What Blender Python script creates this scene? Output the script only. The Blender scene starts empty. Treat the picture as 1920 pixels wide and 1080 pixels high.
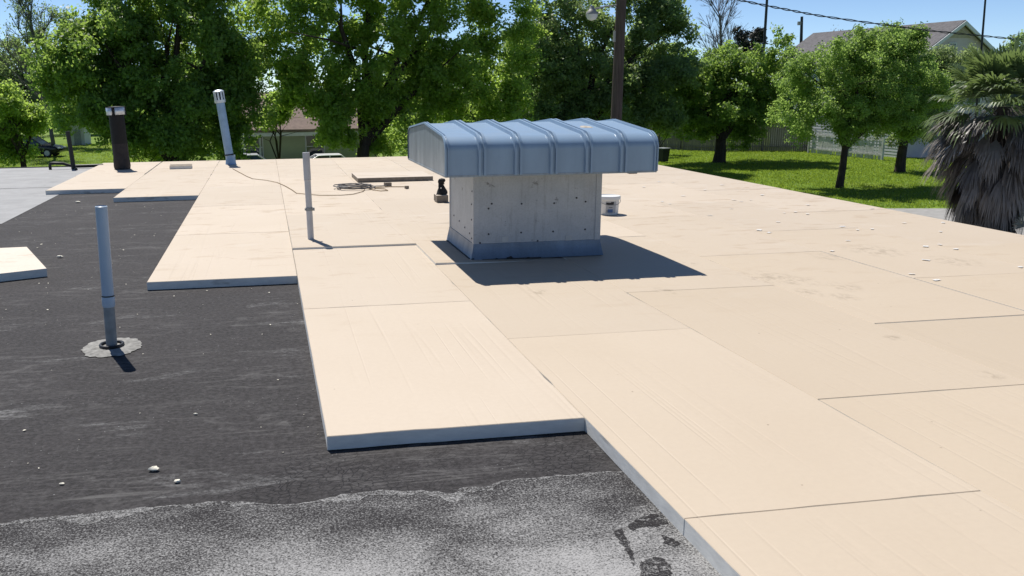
import bpy, bmesh, math, random
import numpy as np
from mathutils import Vector, Matrix
R = math.radians
random.seed(7)
RNG = np.random.default_rng(11)
SC = bpy.context.scene
COL = SC.collection

# ------------------------------------------------------------------ camera
F_PX, PITCH, YAW, ROLL = 1685.57, .2205, .1704, -.0091      # focal length in pixels of the 1920 wide photograph
CXP, CYP = 793.44, 541.43                                   # principal point (the photograph is a crop)
EYE = np.array([-.2128, -3.8335, 1.5338])
_cp, _sp, _cy, _sy, _cr, _sr = (math.cos(PITCH), math.sin(PITCH), math.cos(YAW), math.sin(YAW), math.cos(ROLL), math.sin(ROLL))
FW = np.array([_sy*_cp, _cy*_cp, -_sp]); _rt = np.array([_cy, -_sy, 0.]); _up = np.cross(_rt, FW)
RT = _cr*_rt + _sr*_up; UP = -_sr*_rt + _cr*_up
cam_d = bpy.data.cameras.new('camera'); cam = bpy.data.objects.new('camera', cam_d); COL.objects.link(cam)
cam_d.sensor_width = 36; cam_d.lens = F_PX/1920*36
cam_d.shift_x = (960-CXP)/1920; cam_d.shift_y = (CYP-540)/1920
cam_d.clip_start = .05; cam_d.clip_end = 3000
cam.matrix_world = Matrix(((RT[0], UP[0], -FW[0], EYE[0]), (RT[1], UP[1], -FW[1], EYE[1]), (RT[2], UP[2], -FW[2], EYE[2]), (0, 0, 0, 1)))
SC.camera = cam
def ray(px, py): return FW*F_PX + RT*(px-CXP) - UP*(py-CYP)
def on_z(px, py, z=0.):            # photo pixel -> point on the level z
    d = ray(px, py); return EYE + d*(z-EYE[2])/d[2]
def on_y(px, py, Y):               # photo pixel -> point on the upright plane y = Y
    d = ray(px, py); return EYE + d*(Y-EYE[1])/d[1]
def px_size(p): return float((np.asarray(p)-EYE) @ FW)/F_PX  # metres per photo pixel at a point
GZ = -3.3                                                    # ground level (board tops are z = 0)

# ------------------------------------------------------------------ sky, sun, exposure
SUN_TO = Vector((-.19, .575, 1.0)).normalized()
elev = math.asin(SUN_TO.z); rot = math.atan2(SUN_TO.x, SUN_TO.y)
W = bpy.data.worlds.new('World'); SC.world = W; W.use_nodes = True
nt = W.node_tree; bg = nt.nodes['Background']; sky = nt.nodes.new('ShaderNodeTexSky'); sky.sky_type = 'NISHITA'
sky.sun_disc = False; sky.sun_elevation = elev; sky.sun_rotation = rot; sky.altitude = 5000; sky.air_density = 1.0; sky.dust_density = 0.; sky.ozone_density = 3.
nt.links.new(sky.outputs[0], bg.inputs[0]); bg.inputs[1].default_value = .098
sl = bpy.data.lights.new('sun', 'SUN'); sl.energy = 4.7; sl.angle = R(.53); sl.color = (1, .955, .89)
so = bpy.data.objects.new('sun', sl); COL.objects.link(so); so.rotation_euler = SUN_TO.to_track_quat('Z', 'Y').to_euler()
so.location = (0, 0, 40)
SC.view_settings.view_transform = 'Standard'; SC.view_settings.look = 'None'
SC.view_settings.exposure = .35; SC.view_settings.gamma = 1; SC.view_settings.use_curve_mapping = False
SC.cycles.max_bounces = 8; SC.cycles.transparent_max_bounces = 8

# ------------------------------------------------------------------ materials
MATS = {}
class NT:
    def __init__(s, name):
        m = bpy.data.materials.new(name); m.use_nodes = True; s.m = m; s.t = m.node_tree; s.b = s.t.nodes['Principled BSDF']; MATS[name] = m
        s.co = None
    def n(s, typ, **kw):
        x = s.t.nodes.new(typ)
        for k, v in kw.items():
            if k in x.inputs.keys(): x.inputs[k].default_value = v
            else: setattr(x, k, v)
        return x
    def l(s, a, b): s.t.links.new(a, b)
    def coord(s, scale=(1, 1, 1), space='Object', rotz=0, loc=(0, 0, 0)):
        tc = s.n('ShaderNodeTexCoord'); mp = s.n('ShaderNodeMapping'); mp.inputs['Scale'].default_value = scale
        mp.inputs['Rotation'].default_value = (0, 0, rotz); mp.inputs['Location'].default_value = loc
        s.l(tc.outputs[space], mp.inputs[0]); return mp.outputs[0]
    def world(s, scale=(1, 1, 1), loc=(0, 0, 0)):
        g = s.n('ShaderNodeNewGeometry'); mp = s.n('ShaderNodeMapping'); mp.inputs['Scale'].default_value = scale; mp.inputs['Location'].default_value = loc
        s.l(g.outputs['Position'], mp.inputs[0]); return mp.outputs[0]
    def noise(s, co, sc, det=4, rough=.55, dist=0):
        x = s.n('ShaderNodeTexNoise'); x.inputs['Scale'].default_value = sc; x.inputs['Detail'].default_value = det
        x.inputs['Roughness'].default_value = rough; x.inputs['Distortion'].default_value = dist; s.l(co, x.inputs['Vector']); return x.outputs['Fac']
    def ramp(s, fac, *stops):
        x = s.n('ShaderNodeValToRGB'); e = x.color_ramp.elements
        while len(e) < len(stops): e.new(.5)
        for el, (p, c) in zip(e, stops):
            el.position = p; el.color = (*c, 1) if isinstance(c, tuple) else (c, c, c, 1)
        s.l(fac, x.inputs[0]); return x.outputs[0]
    def mix(s, fac, a, b, typ='MIX'):
        x = s.n('ShaderNodeMix', data_type='RGBA', blend_type=typ)
        for sock, v in ((x.inputs[0], fac), (x.inputs[6], a), (x.inputs[7], b)):
            if isinstance(v, (int, float)): sock.default_value = v
            elif isinstance(v, tuple): sock.default_value = (*v, 1)
            else: s.l(v, sock)
        return x.outputs[2]
    def math(s, op, a, b=0.):
        x = s.n('ShaderNodeMath', operation=op)
        for sock, v in zip(x.inputs, (a, b)):
            if isinstance(v, (int, float)): sock.default_value = v
            else: s.l(v, sock)
        return x.outputs[0]
    def color(s, c): s.l(c, s.b.inputs['Base Color'])
    def bump(s, h, strength=.3, dist=.01):
        x = s.n('ShaderNodeBump'); x.inputs['Strength'].default_value = strength; x.inputs['Distance'].default_value = dist
        s.l(h, x.inputs['Height']); s.l(x.outputs[0], s.b.inputs['Normal'])
    def set(s, **kw):
        for k, v in kw.items(): s.b.inputs[k.replace('_', ' ')].default_value = v
        return s.m

def simple(name, c, rough=.6, metal=0., var=.12, nscale=6, spec=.4, bump=0., stretch=(1, 1, 1)):
    s = NT(name); co = s.coord(stretch)
    n = s.noise(co, nscale, 5)
    lo = tuple(v*(1-var) for v in c); hi = tuple(min(1, v*(1+var)) for v in c)
    s.color(s.ramp(n, (.3, lo), (.7, hi)))
    if bump: s.bump(s.noise(co, nscale*6, 3), bump, .004)
    s.set(Roughness=rough, Metallic=metal, Specular_IOR_Level=spec)
    return s.m

def mat_board():
    s = NT('board_facer'); wc = s.world(); oi = s.n('ShaderNodeObjectInfo')
    base = s.mix(1.0, s.ramp(oi.outputs['Random'], (0, .95), (1, 1.03)), oi.outputs['Color'], 'MULTIPLY')
    big = s.noise(s.world(), .7, 3)
    c = s.mix(s.ramp(big, (.35, .0), (.7, .22)), base, (.42, .335, .235))
    fib = s.noise(s.world((30, 30, 30)), 1.0, 4, .7)
    c = s.mix(s.ramp(fib, (.35, .14), (.65, 0.)), c, (.40, .33, .25))
    # knit lines that run along the boards
    kn = s.noise(s.world((4.2, .07, 1)), 1.0, 2, .5)
    knl = s.ramp(kn, (.485, 0.), (.5, 1.), (.515, 0.))
    fade = s.ramp(s.noise(s.world((1.1, .6, 1)), 1.0, 2), (.42, 0.), (.62, 1.))
    knm = s.math('MULTIPLY', knl, fade)
    c = s.mix(s.math('MULTIPLY', knm, .06), c, (.36, .29, .21))
    # scuffs and brown dashes, mostly where people walked (farther back)
    sep = s.n('ShaderNodeSeparateXYZ'); s.l(s.world(), sep.inputs[0])
    far = s.n('ShaderNodeMapRange'); s.l(sep.outputs[1], far.inputs[0]); far.inputs[1].default_value = 1.0; far.inputs[2].default_value = 7.0
    sc = s.noise(s.world((2.2, 7.0, 1)), 1.0, 5, .65, .4)
    scm = s.ramp(sc, (.56, 0.), (.62, 1.))
    gate = s.ramp(s.noise(s.world((.8, .8, 1)), 1.0, 2), (.42, 0.), (.55, 1.))
    dm = s.math('MULTIPLY', s.math('MULTIPLY', scm, gate), s.math('MULTIPLY', far.outputs[0], .55))
    c = s.mix(dm, c, (.34, .24, .145))
    # pale worn patches
    pl = s.ramp(s.noise(s.world((1.3, 2.5, 1), (3, 1, 0)), 1.0, 3), (.62, 0.), (.72, 1.))
    c = s.mix(s.math('MULTIPLY', pl, s.math('MULTIPLY', far.outputs[0], .5)), c, (.56, .50, .42))
    # boot smudges and scuffed spots
    sm_n = s.ramp(s.noise(s.world((16, 9, 1), (2, 3, 0)), 1.0, 5, .7), (.47, 0.), (.60, 1.)); tot = None
    for a_, b_, r_ in ((1518, 548, .13), (1582, 538, .16), (1582, 557, .12), (1485, 525, .22), (1676, 633, .075), (1858, 704, .08), (1552, 482, .16), (1292, 493, .10), (1440, 520, .25), (1010, 548, .10), (1640, 470, .3), (1250, 545, .12), (1790, 490, .22), (880, 430, .3)):
        p_ = on_z(a_, b_, 0.); vd = s.n('ShaderNodeVectorMath', operation='DISTANCE'); s.l(s.world((1, .75, 0)), vd.inputs[0]); vd.inputs[1].default_value = (p_[0], p_[1]*.75, 0)
        q_ = s.n('ShaderNodeMapRange'); s.l(vd.outputs['Value'], q_.inputs[0]); q_.inputs[1].default_value = r_; q_.inputs[2].default_value = r_*.35; tot = q_.outputs[0] if tot is None else s.math('MAXIMUM', tot, q_.outputs[0])
    c = s.mix(s.math('MULTIPLY', s.math('MULTIPLY', tot, sm_n), .55), c, (.27, .215, .15))
    # dark specks
    vo = s.n('ShaderNodeTexVoronoi', feature='F1'); vo.inputs['Scale'].default_value = 9.; s.l(s.world(), vo.inputs['Vector'])
    spk = s.ramp(vo.outputs['Distance'], (.035, 1.), (.06, 0.))
    spg = s.ramp(s.noise(s.world(), 2.1, 2), (.56, 0.), (.6, .75))
    c = s.mix(s.math('MULTIPLY', spk, spg), c, (.16, .11, .07))
    s.color(c)
    wr = s.noise(s.world((5.5, 1.6, 1), (1, 5, 0)), 1.0, 3, .5, .4)
    s.bump(s.math('ADD', s.math('ADD', s.math('MULTIPLY', wr, .8), s.math('MULTIPLY', fib, .35)), s.math('MULTIPLY', knm, -1.2)), .26, .006)
    s.set(Roughness=.62, Specular_IOR_Level=.35); return s.m

def mat_foam():
    s = NT('board_foam_edge'); n = s.noise(s.world((9, 9, 30)), 1.0, 5, .65)
    c = s.ramp(n, (.3, (.64, .625, .58)), (.7, (.78, .765, .71)))
    d = s.ramp(s.noise(s.world((2.3, 2.3, 9)), 1.0, 4), (.63, 0.), (.7, .5)); c = s.mix(d, c, (.22, .20, .17))
    s.color(c); s.bump(n, .3, .004); s.set(Roughness=.9, Specular_IOR_Level=.1); return s.m

def mat_membrane():
    s = NT('black_membrane'); w = s.world()
    n1 = s.noise(s.world((1, 1, 1)), 1.4, 6, .6); n2 = s.noise(s.world((34, 44, 1)), 1.0, 6, .8)
    c = s.ramp(n1, (.3, (.0120, .0108, .0108)), (.7, (.024, .0216, .0216)))
    c = s.mix(s.ramp(n2, (.42, 0.), (.70, .8)), c, (.080, .074, .076))
    # dusty drag marks, stretched across the roof
    st = s.noise(s.world((3.6, 8, 1)), 1.0, 8, .72, 1.2); g = s.ramp(s.noise(s.world((.9, 1.5, 1), (5, 2, 0)), 1.0, 3), (.4, 0.), (.62, 1.))
    c = s.mix(s.math('MULTIPLY', s.ramp(st, (.51, 0.), (.70, 1.)), s.math('MULTIPLY', g, .55)), c, (.14, .135, .132))
    st2 = s.noise(s.world((1.1, 3.2, 1), (9, 4, 0)), 1.0, 7, .7, .5)
    c = s.mix(s.math('MULTIPLY', s.ramp(st2, (.58, 0.), (.70, 1.)), s.ramp(n2, (.4, .1), (.65, .8))), c, (.25, .25, .248))
    # lines
    wv = s.noise(s.world((.35, 6.0, 1), (0, 3, 0)), 1.0, 3, .5, .3)
    ln = s.ramp(wv, (.488, 0.), (.5, .5), (.512, 0.)); c = s.mix(s.math('MULTIPLY', ln, s.math('MULTIPLY', g, .8)), c, (.16, .155, .15))
    # white grit
    vo = s.n('ShaderNodeTexVoronoi', feature='F1'); vo.inputs['Scale'].default_value = 26.; s.l(w, vo.inputs['Vector'])
    spk = s.math('MULTIPLY', s.ramp(vo.outputs['Distance'], (.06, 1.), (.10, 0.)), s.ramp(s.noise(s.world((1.6, 2.4, 1), (2, 7, 0)), 1.0, 3), (.5, 0.), (.6, .8)))
    c = s.mix(spk, c, (.30, .30, .30))
    # crazed cracks near the old granule sheet
    vc = s.n('ShaderNodeTexVoronoi', feature='DISTANCE_TO_EDGE'); vc.inputs['Scale'].default_value = 23.
    dw = s.n('ShaderNodeVectorMath', operation='ADD'); nn = s.n('ShaderNodeTexNoise'); nn.inputs['Scale'].default_value = 9; s.l(w, nn.inputs['Vector'])
    sm = s.n('ShaderNodeVectorMath', operation='SCALE'); sm.inputs['Scale'].default_value = .09; s.l(nn.outputs['Color'], sm.inputs[0])
    s.l(s.world((1, 1.4, 1)), dw.inputs[0]); s.l(sm.outputs[0], dw.inputs[1]); s.l(dw.outputs[0], vc.inputs['Vector'])
    crk = s.ramp(vc.outputs['Distance'], (.0, 1.), (.09, 0.))
    sep = s.n('ShaderNodeSeparateXYZ'); s.l(w, sep.inputs[0])
    band = s.n('ShaderNodeMapRange'); s.l(sep.outputs[1], band.inputs[0]); band.inputs[1].default_value = .35; band.inputs[2].default_value = -.25
    bm_ = s.math('MULTIPLY', s.math('MULTIPLY', crk, band.outputs[0]), s.ramp(s.noise(s.world(), 1.3, 2), (.48, 0.), (.62, .6)))
    c = s.mix(bm_, c, (.006, .006, .007)); s.color(c)
    s.bump(s.math('SUBTRACT', s.math('ADD', n2, s.math('MULTIPLY', n1, 2.)), s.math('MULTIPLY', bm_, 1.5)), .55, .010)
    s.set(Roughness=.82, Specular_IOR_Level=.25); return s.m

def mat_granule(name='grey_granule_sheet', off=.83):
    s = NT(name); w = s.world()
    f1 = s.noise(s.world((118, 140, 1)), 1.0, 3, .8); big = s.noise(s.world((1.9, 3.4, 1), (4, 0, 0)), 1.0, 5, .62, .3)
    fine = s.noise(s.world((50, 66, 1), (1, 1, 0)), 1.0, 4, .75)
    sep = s.n('ShaderNodeSeparateXYZ'); s.l(w, sep.inputs[0])
    near = s.n('ShaderNodeMapRange'); s.l(sep.outputs[1], near.inputs[0]); near.inputs[1].default_value = -.55; near.inputs[2].default_value = -1.25
    near.inputs[3].default_value = -.10; near.inputs[4].default_value = .13
    m = s.math('ADD', s.math('ADD', s.math('MULTIPLY', f1, 1.5), s.math('MULTIPLY', fine, .60)), s.math('ADD', s.math('MULTIPLY', big, .65), near.outputs[0]))
    m = s.math('SUBTRACT', m, off)
    c = s.ramp(m, (.40, (.022, .020, .021)), (.50, (.075, .073, .073)), (.60, (.17, .169, .166)), (.80, (.35, .346, .34)))
    s.color(c); s.bump(f1, .5, .006); s.set(Roughness=.9, Specular_IOR_Level=.2); return s.m

def mat_leaf(name, c1, c2, trans, tr=.45):
    m = bpy.data.materials.new(name); m.use_nodes = True; t = m.node_tree; t.nodes.clear(); MATS[name] = m
    o = t.nodes.new('ShaderNodeOutputMaterial'); a = t.nodes.new('ShaderNodeAttribute'); a.attribute_name = 'tint'
    r = t.nodes.new('ShaderNodeValToRGB'); r.color_ramp.elements[0].color = (*c1, 1); r.color_ramp.elements[1].color = (*c2, 1)
    t.links.new(a.outputs['Fac'], r.inputs[0])
    d = t.nodes.new('ShaderNodeBsdfPrincipled'); d.inputs['Roughness'].default_value = .45; d.inputs['Specular IOR Level'].default_value = .35
    t.links.new(r.outputs[0], d.inputs['Base Color'])
    tl = t.nodes.new('ShaderNodeBsdfTranslucent'); mx0 = t.nodes.new('ShaderNodeMix'); mx0.data_type = 'RGBA'
    mx0.inputs[0].default_value = .35; mx0.inputs[6].default_value = (*trans, 1); t.links.new(r.outputs[0], mx0.inputs[7])
    t.links.new(mx0.outputs[2], tl.inputs['Color'])
    mx = t.nodes.new('ShaderNodeMixShader'); mx.inputs[0].default_value = tr
    t.links.new(d.outputs[0], mx.inputs[1]); t.links.new(tl.outputs[0], mx.inputs[2]); t.links.new(mx.outputs[0], o.inputs[0]); return m

def mat_grass():
    s = NT('lawn_grass'); n = s.noise(s.world(), .35, 4, .6); f = s.noise(s.world((3, 3, 1)), 1.6, 5, .7)
    c = s.ramp(n, (.3, (.115, .19, .018)), (.7, (.175, .26, .034))); c = s.mix(s.ramp(f, (.3, .55), (.6, 0.)), c, (.030, .075, .008))
    pt = s.ramp(s.noise(s.world((1, 1, 1), (7, 3, 0)), .16, 5, .65), (.56, 0.), (.68, .55)); c = s.mix(pt, c, (.19, .20, .055)); s.color(c); s.bump(f, .8, .05); s.set(Roughness=.85, Specular_IOR_Level=.15); return s.m

def mat_metal(name, c, rough, metal, streak=.3, dark=.45):
    s = NT(name); n = s.noise(s.coord((5, 5, 1.2)), 1.0, 6, .65); f = s.noise(s.coord((60, 60, 60)), 1.0, 3)
    cc = s.ramp(n, (.3, tuple(v*(1-streak) for v in c)), (.7, c)); cc = s.mix(s.ramp(f, (.35, .2), (.6, 0.)), cc, tuple(v*dark for v in c))
    s.color(cc); rr = s.ramp(n, (.3, rough+.1), (.7, rough-.05)); s.l(rr, s.b.inputs['Roughness']); s.bump(f, .06, .002)
    s.set(Metallic=metal); return s.m

def mat_housing():
    s = NT('weathered_galvanised_panel')
    n = s.noise(s.coord((4, 4, 4)), 1.0, 6, .65); v = s.noise(s.coord((26, 26, 2.2)), 1.0, 5, .7); f = s.noise(s.coord((70, 70, 70)), 1.0, 3)
    c = s.ramp(n, (.3, (.40, .42, .445)), (.7, (.48, .50, .52)))
    c = s.mix(s.ramp(v, (.54, 0.), (.70, .38)), c, (.16, .155, .15)); c = s.mix(s.ramp(f, (.3, .2), (.55, 0.)), c, (.19, .185, .18))
    b = s.ramp(s.noise(s.coord((7, 7, 11), loc=(3, 0, 1)), 1.0, 5, .7), (.62, 0.), (.70, .65)); c = s.mix(b, c, (.085, .08, .075))
    r = s.ramp(s.noise(s.coord((3, 3, 3), loc=(8, 0, 1)), 1.0, 4), (.6, 0.), (.75, .2)); c = s.mix(r, c, (.36, .31, .25))
    s.color(c); s.bump(n, .2, .006); s.set(Roughness=.55, Metallic=.35); return s.m

M = MATS
def broken(name, scale, a, b):
    t = M[name].node_tree; g = t.nodes.new('ShaderNodeNewGeometry'); n = t.nodes.new('ShaderNodeTexNoise'); n.inputs['Scale'].default_value = scale; n.inputs['Detail'].default_value = 5; n.inputs['Roughness'].default_value = .75
    r = t.nodes.new('ShaderNodeValToRGB'); r.color_ramp.elements[0].position = a; r.color_ramp.elements[1].position = b
    t.links.new(g.outputs['Position'], n.inputs['Vector']); t.links.new(n.outputs['Fac'], r.inputs[0]); t.links.new(r.outputs[0], t.nodes['Principled BSDF'].inputs['Alpha'])
mat_board(); mat_foam(); mat_membrane(); mat_granule(); mat_grass(); mat_housing()
mat_metal('hood_metal', (.245, .350, .475), .34, .0, .16, .85)
M['hood_metal'].node_tree.nodes['Principled BSDF'].inputs['Specular IOR Level'].default_value = .45
mat_metal('hood_end_metal', (.30, .36, .42), .36, .25, .5)
mat_metal('curb_metal', (.19, .245, .32), .42, .25, .35)
simple('sealant', (.02, .02, .02), .5); simple('screw_steel', (.07, .07, .075), .5, .5)
simple('pale_patch', (.52, .52, .50), .6); simple('dried_clod', (.42, .38, .32), .9, 0, .3, 20)
def mat_pvc():
    s = NT('weathered_pvc'); n = s.noise(s.coord((14, 14, 3)), 1.0, 5)
    c = s.ramp(n, (.3, (.37, .47, .58)), (.7, (.44, .54, .65)))
    d = s.ramp(s.noise(s.coord((30, 30, 7), loc=(4, 4, 2)), 1.0, 4), (.66, 0.), (.72, .7)); c = s.mix(d, c, (.07, .08, .10)); s.color(c); s.set(Roughness=.4); return s.m
mat_pvc()
simple('grey_pvc', (.50, .51, .53), .5, 0, .1, 8); simple('lead_grey', (.26, .28, .29), .6, .3, .25, 12)
simple('tar', (.012, .012, .013), .45, 0, .2, 20); simple('mortar_grey', (.25, .245, .23), .9, 0, .35, 30, .2, .6)
simple('soot_black', (.010, .009, .009), .6, 0, .3, 8, .3, .2); simple('sooty_brown', (.032, .028, .028), .75, 0, .3, 9, .3, .3)
simple('bright_tin', (.55, .60, .66), .35, .5, .2, 10); simple('blue_tin', (.23, .35, .50), .38, .2, .15, 8); simple('dark_slot', (.015, .018, .022), .6)
simple('bucket_plastic', (.72, .73, .72), .45, 0, .05); simple('bucket_label', (.40, .42, .44), .5); simple('ink_black', (.015, .015, .018), .5); simple('ink_blue', (.07, .14, .30), .5)
simple('black_cloth', (.012, .012, .013), .7, 0, .4, 14, .3, .4); simple('steel_glint', (.6, .6, .62), .25, .8)
simple('hose_tan', (.30, .22, .13), .7); simple('hose_grey', (.13, .125, .125), .6, 0, .3, 30)
simple('paper_white', (.60, .585, .56), .7, 0, .05); simple('foam_crumb', (.78, .74, .62), .9)
simple('pipe_black', (.014, .014, .013), .5)
def mat_cap():
    s = NT('light_cap_sheet'); n = s.noise(s.world((2.2, 3, 1)), 1.0, 8, .7, .6); f = s.noise(s.world((70, 70, 1)), 1.0, 3, .7)
    c = s.ramp(n, (.3, (.24, .242, .243)), (.7, (.36, .362, .362))); c = s.mix(s.ramp(f, (.3, .4), (.6, 0.)), c, (.15, .15, .15)); s.color(c)
    s.bump(f, .3, .004); s.set(Roughness=.8); return s.m
mat_cap()
simple('fascia_metal', (.10, .09, .085), .5, .3); simple('building_stucco', (.45, .42, .37), .9, 0, .1, 4)
simple('asphalt', (.30, .295, .285), .9, 0, .15, 3, .2, .3)
simple('bark', (.045, .036, .030), .9, 0, .4, 9, .2, .8, (1, 1, .3)); simple('bark_pale', (.16, .135, .12), .9, 0, .3, 9, .2, .5)
simple('pole_wood', (.075, .058, .050), .9, 0, .35, 5, .2, .5, (6, 6, .4)); simple('cable_black', (.02, .022, .028), .6)
simple('fence_wood', (.23, .20, .175), .9, 0, .35, 4, .2, .3, (6, 6, .4)); simple('fence_white', (.46, .46, .45), .8, 0, .25, 4)
simple('shingle', (.13, .125, .13), .9, 0, .25, 5, .2, .4); simple('shingle_brown', (.19, .14, .12), .9, 0, .2, 5)
simple('siding_grey', (.56, .50, .52), .7, 0, .06, 2); simple('siding_green', (.42, .46, .32), .7, 0, .06, 2); simple('trim_white', (.62, .64, .66), .6, 0, .06)
simple('siding_white', (.50, .51, .54), .7, 0, .06, 2); simple('louver_tan', (.42, .37, .28), .7)
def mat_glass():
    s = NT('window_glass'); s.set(Base_Color=(.03, .045, .06, 1), Roughness=.08, Specular_IOR_Level=.8); return s.m
mat_glass()
simple('car_dark', (.012, .013, .016), .25, .2, .1, 2, .6); simple('car_silver', (.50, .52, .55), .3, .4, .05, 2, .6); simple('car_white', (.65, .66, .67), .3, 0, .04, 2, .6)
simple('tyre_rubber', (.015, .015, .015), .8); simple('rim_alloy', (.35, .36, .38), .35, .7); simple('lamp_glass', (.55, .56, .58), .2); simple('tail_red', (.30, .01, .01), .3)
simple('bin_black', (.014, .015, .017), .5); simple('lamp_metal', (.30, .29, .27), .5, .4); 
mat_leaf('leaf_deep', (.068, .128, .034), (.145, .245, .058), (.54, .76, .14), .54)
mat_leaf('leaf_bright', (.092, .162, .032), (.200, .315, .062), (.66, .88, .16), .60)
mat_leaf('leaf_yard', (.085, .150, .036), (.175, .285, .068), (.56, .78, .18), .56)
mat_leaf('leaf_dull', (.085, .134, .054), (.172, .240, .096), (.50, .68, .20), .52)
mat_leaf('leaf_olive', (.105, .150, .062), (.190, .255, .115), (.52, .66, .24), .50)
mat_leaf('leaf_dark_conifer', (.018, .024, .020), (.045, .050, .038), (.05, .06, .03), .15)
mat_leaf('leaf_blossom', (.20, .17, .13), (.32, .27, .21), (.36, .30, .22), .35)
mat_leaf('palm_green', (.060, .100, .040), (.15, .205, .080), (.32, .44, .12), .38)
mat_leaf('palm_dead', (.060, .052, .046), (.27, .235, .205), (.16, .13, .115), .16)
mat_leaf('grass_blade', (.115, .19, .020), (.215, .30, .042), (.46, .60, .06), .48)

# ------------------------------------------------------------------ mesh helpers
def tag(o, label=None, cat=None, group=None, kind=None):
    if label: o['label'] = label
    if cat: o['category'] = cat
    if group: o['group'] = group
    if kind: o['kind'] = kind
    return o
def empty(name, loc=(0, 0, 0), rz=0., label=None, cat=None, group=None, kind=None):
    o = bpy.data.objects.new(name, None); COL.objects.link(o); o.location = loc; o.rotation_euler = (0, 0, rz); o.empty_display_size = .1
    return tag(o, label, cat, group, kind)
def link(name, me, mat, parent=None):
    o = bpy.data.objects.new(name, me); COL.objects.link(o)
    for m in (mat if isinstance(mat, (list, tuple)) else [mat]):
        if m and m not in [x.name for x in me.materials]: me.materials.append(MATS[m])
    if parent is not None: o.parent = parent
    return o
class MB:
    """collects shapes into one mesh"""
    def __init__(s): s.v = []; s.f = []; s.mi = []; s.sm = []
    def add(s, vs, fs, mi=0, smooth=False):
        b = len(s.v); s.v += [tuple(map(float, v)) for v in vs]; s.f += [tuple(i+b for i in f) for f in fs]; s.mi += [mi]*len(fs); s.sm += [smooth]*len(fs); return s
    def box(s, c, d, rz=0., mi=0, M4=None):
        x, y, z = d[0]/2, d[1]/2, d[2]/2; ca, sa = math.cos(rz), math.sin(rz); vs = []
        for sz in (-1, 1):
            for sx, sy in ((-1, -1), (1, -1), (1, 1), (-1, 1)):
                p = Vector((c[0]+sx*x*ca-sy*y*sa, c[1]+sx*x*sa+sy*y*ca, c[2]+sz*z)); vs.append(M4 @ p if M4 else p)
        return s.add(vs, [(3, 2, 1, 0), (4, 5, 6, 7), (0, 1, 5, 4), (1, 2, 6, 5), (2, 3, 7, 6), (3, 0, 4, 7)], mi)
    def tube(s, pts, rad, n=8, mi=0, caps=True, smooth=True):
        pts = [Vector(p) for p in pts]; rad = rad if isinstance(rad, (list, tuple)) else [rad]*len(pts); vs = []; fs = []
        up = None
        for i, p in enumerate(pts):
            t = (pts[min(i+1, len(pts)-1)]-pts[max(i-1, 0)]).normalized()
            if up is None: up = t.orthogonal().normalized()
            up = (up - t*up.dot(t)); up = up.normalized() if up.length > 1e-6 else t.orthogonal().normalized(); bt = t.cross(up)
            for k in range(n):
                a = 2*math.pi*k/n; vs.append(p + (up*math.cos(a)+bt*math.sin(a))*rad[i])
        for i in range(len(pts)-1):
            for k in range(n):
                a = i*n+k; b = i*n+(k+1) % n; fs.append((a, b, b+n, a+n))
        s.add(vs, fs, mi, smooth)
        if caps:
            b = len(s.v)-len(vs); s.f += [tuple(b+k for k in reversed(range(n))), tuple(b+(len(pts)-1)*n+k for k in range(n))]; s.mi += [mi]*2; s.sm += [False]*2
        return s
    def lathe(s, prof, n=24, c=(0, 0, 0), mi=0, smooth=True, M4=None):
        vs = []; fs = []
        for r, z in prof:
            for k in range(n):
                a = 2*math.pi*k/n; p = Vector((c[0]+r*math.cos(a), c[1]+r*math.sin(a), c[2]+z)); vs.append(M4 @ p if M4 else p)
        for i in range(len(prof)-1):
            for k in range(n):
                a = i*n+k; b = i*n+(k+1) % n; fs.append((a, b, b+n, a+n))
        return s.add(vs, fs, mi, smooth)
    def prism(s, poly, y0, y1, axis='y', mi=0):
        n = len(poly); vs = []
        for y in (y0, y1):
            for a, b in poly: vs.append((a, y, b) if axis == 'y' else ((y, a, b) if axis == 'x' else (a, b, y)))
        fs = [tuple(range(n)), tuple(reversed(range(n, 2*n)))] + [(i, i+n, (i+1) % n+n, (i+1) % n) for i in range(n)]
        return s.add(vs, fs, mi)
    def mesh(s, name):
        me = bpy.data.meshes.new(name); me.from_pydata(s.v, [], s.f); me.polygons.foreach_set('material_index', s.mi); me.polygons.foreach_set('use_smooth', s.sm)
        bm = bmesh.new(); bm.from_mesh(me); bmesh.ops.recalc_face_normals(bm, faces=bm.faces); bm.to_mesh(me); bm.free(); me.set_sharp_from_angle(angle=R(38)); return me
    def build(s, name, mat, parent=None): return link(name, s.mesh(name), mat, parent)
def quads(name, V, mat, parent=None, tint=None, nv=4, smooth=False):
    """V: (n, nv, 3) loose polygons, fast"""
    n = len(V); me = bpy.data.meshes.new(name); me.vertices.add(n*nv); me.vertices.foreach_set('co', np.asarray(V, np.float32).ravel())
    me.loops.add(n*nv); me.loops.foreach_set('vertex_index', np.arange(n*nv, dtype=np.int32)); me.polygons.add(n)
    me.polygons.foreach_set('loop_start', np.arange(0, n*nv, nv, dtype=np.int32))
    me.update(calc_edges=True)
    if tint is not None:
        at = me.attributes.new('tint', 'FLOAT', 'FACE'); at.data.foreach_set('value', np.asarray(tint, np.float32))
    return link(name, me, mat, parent)
def unit(a): return a/np.maximum(np.linalg.norm(a, axis=-1, keepdims=True), 1e-9)

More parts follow.
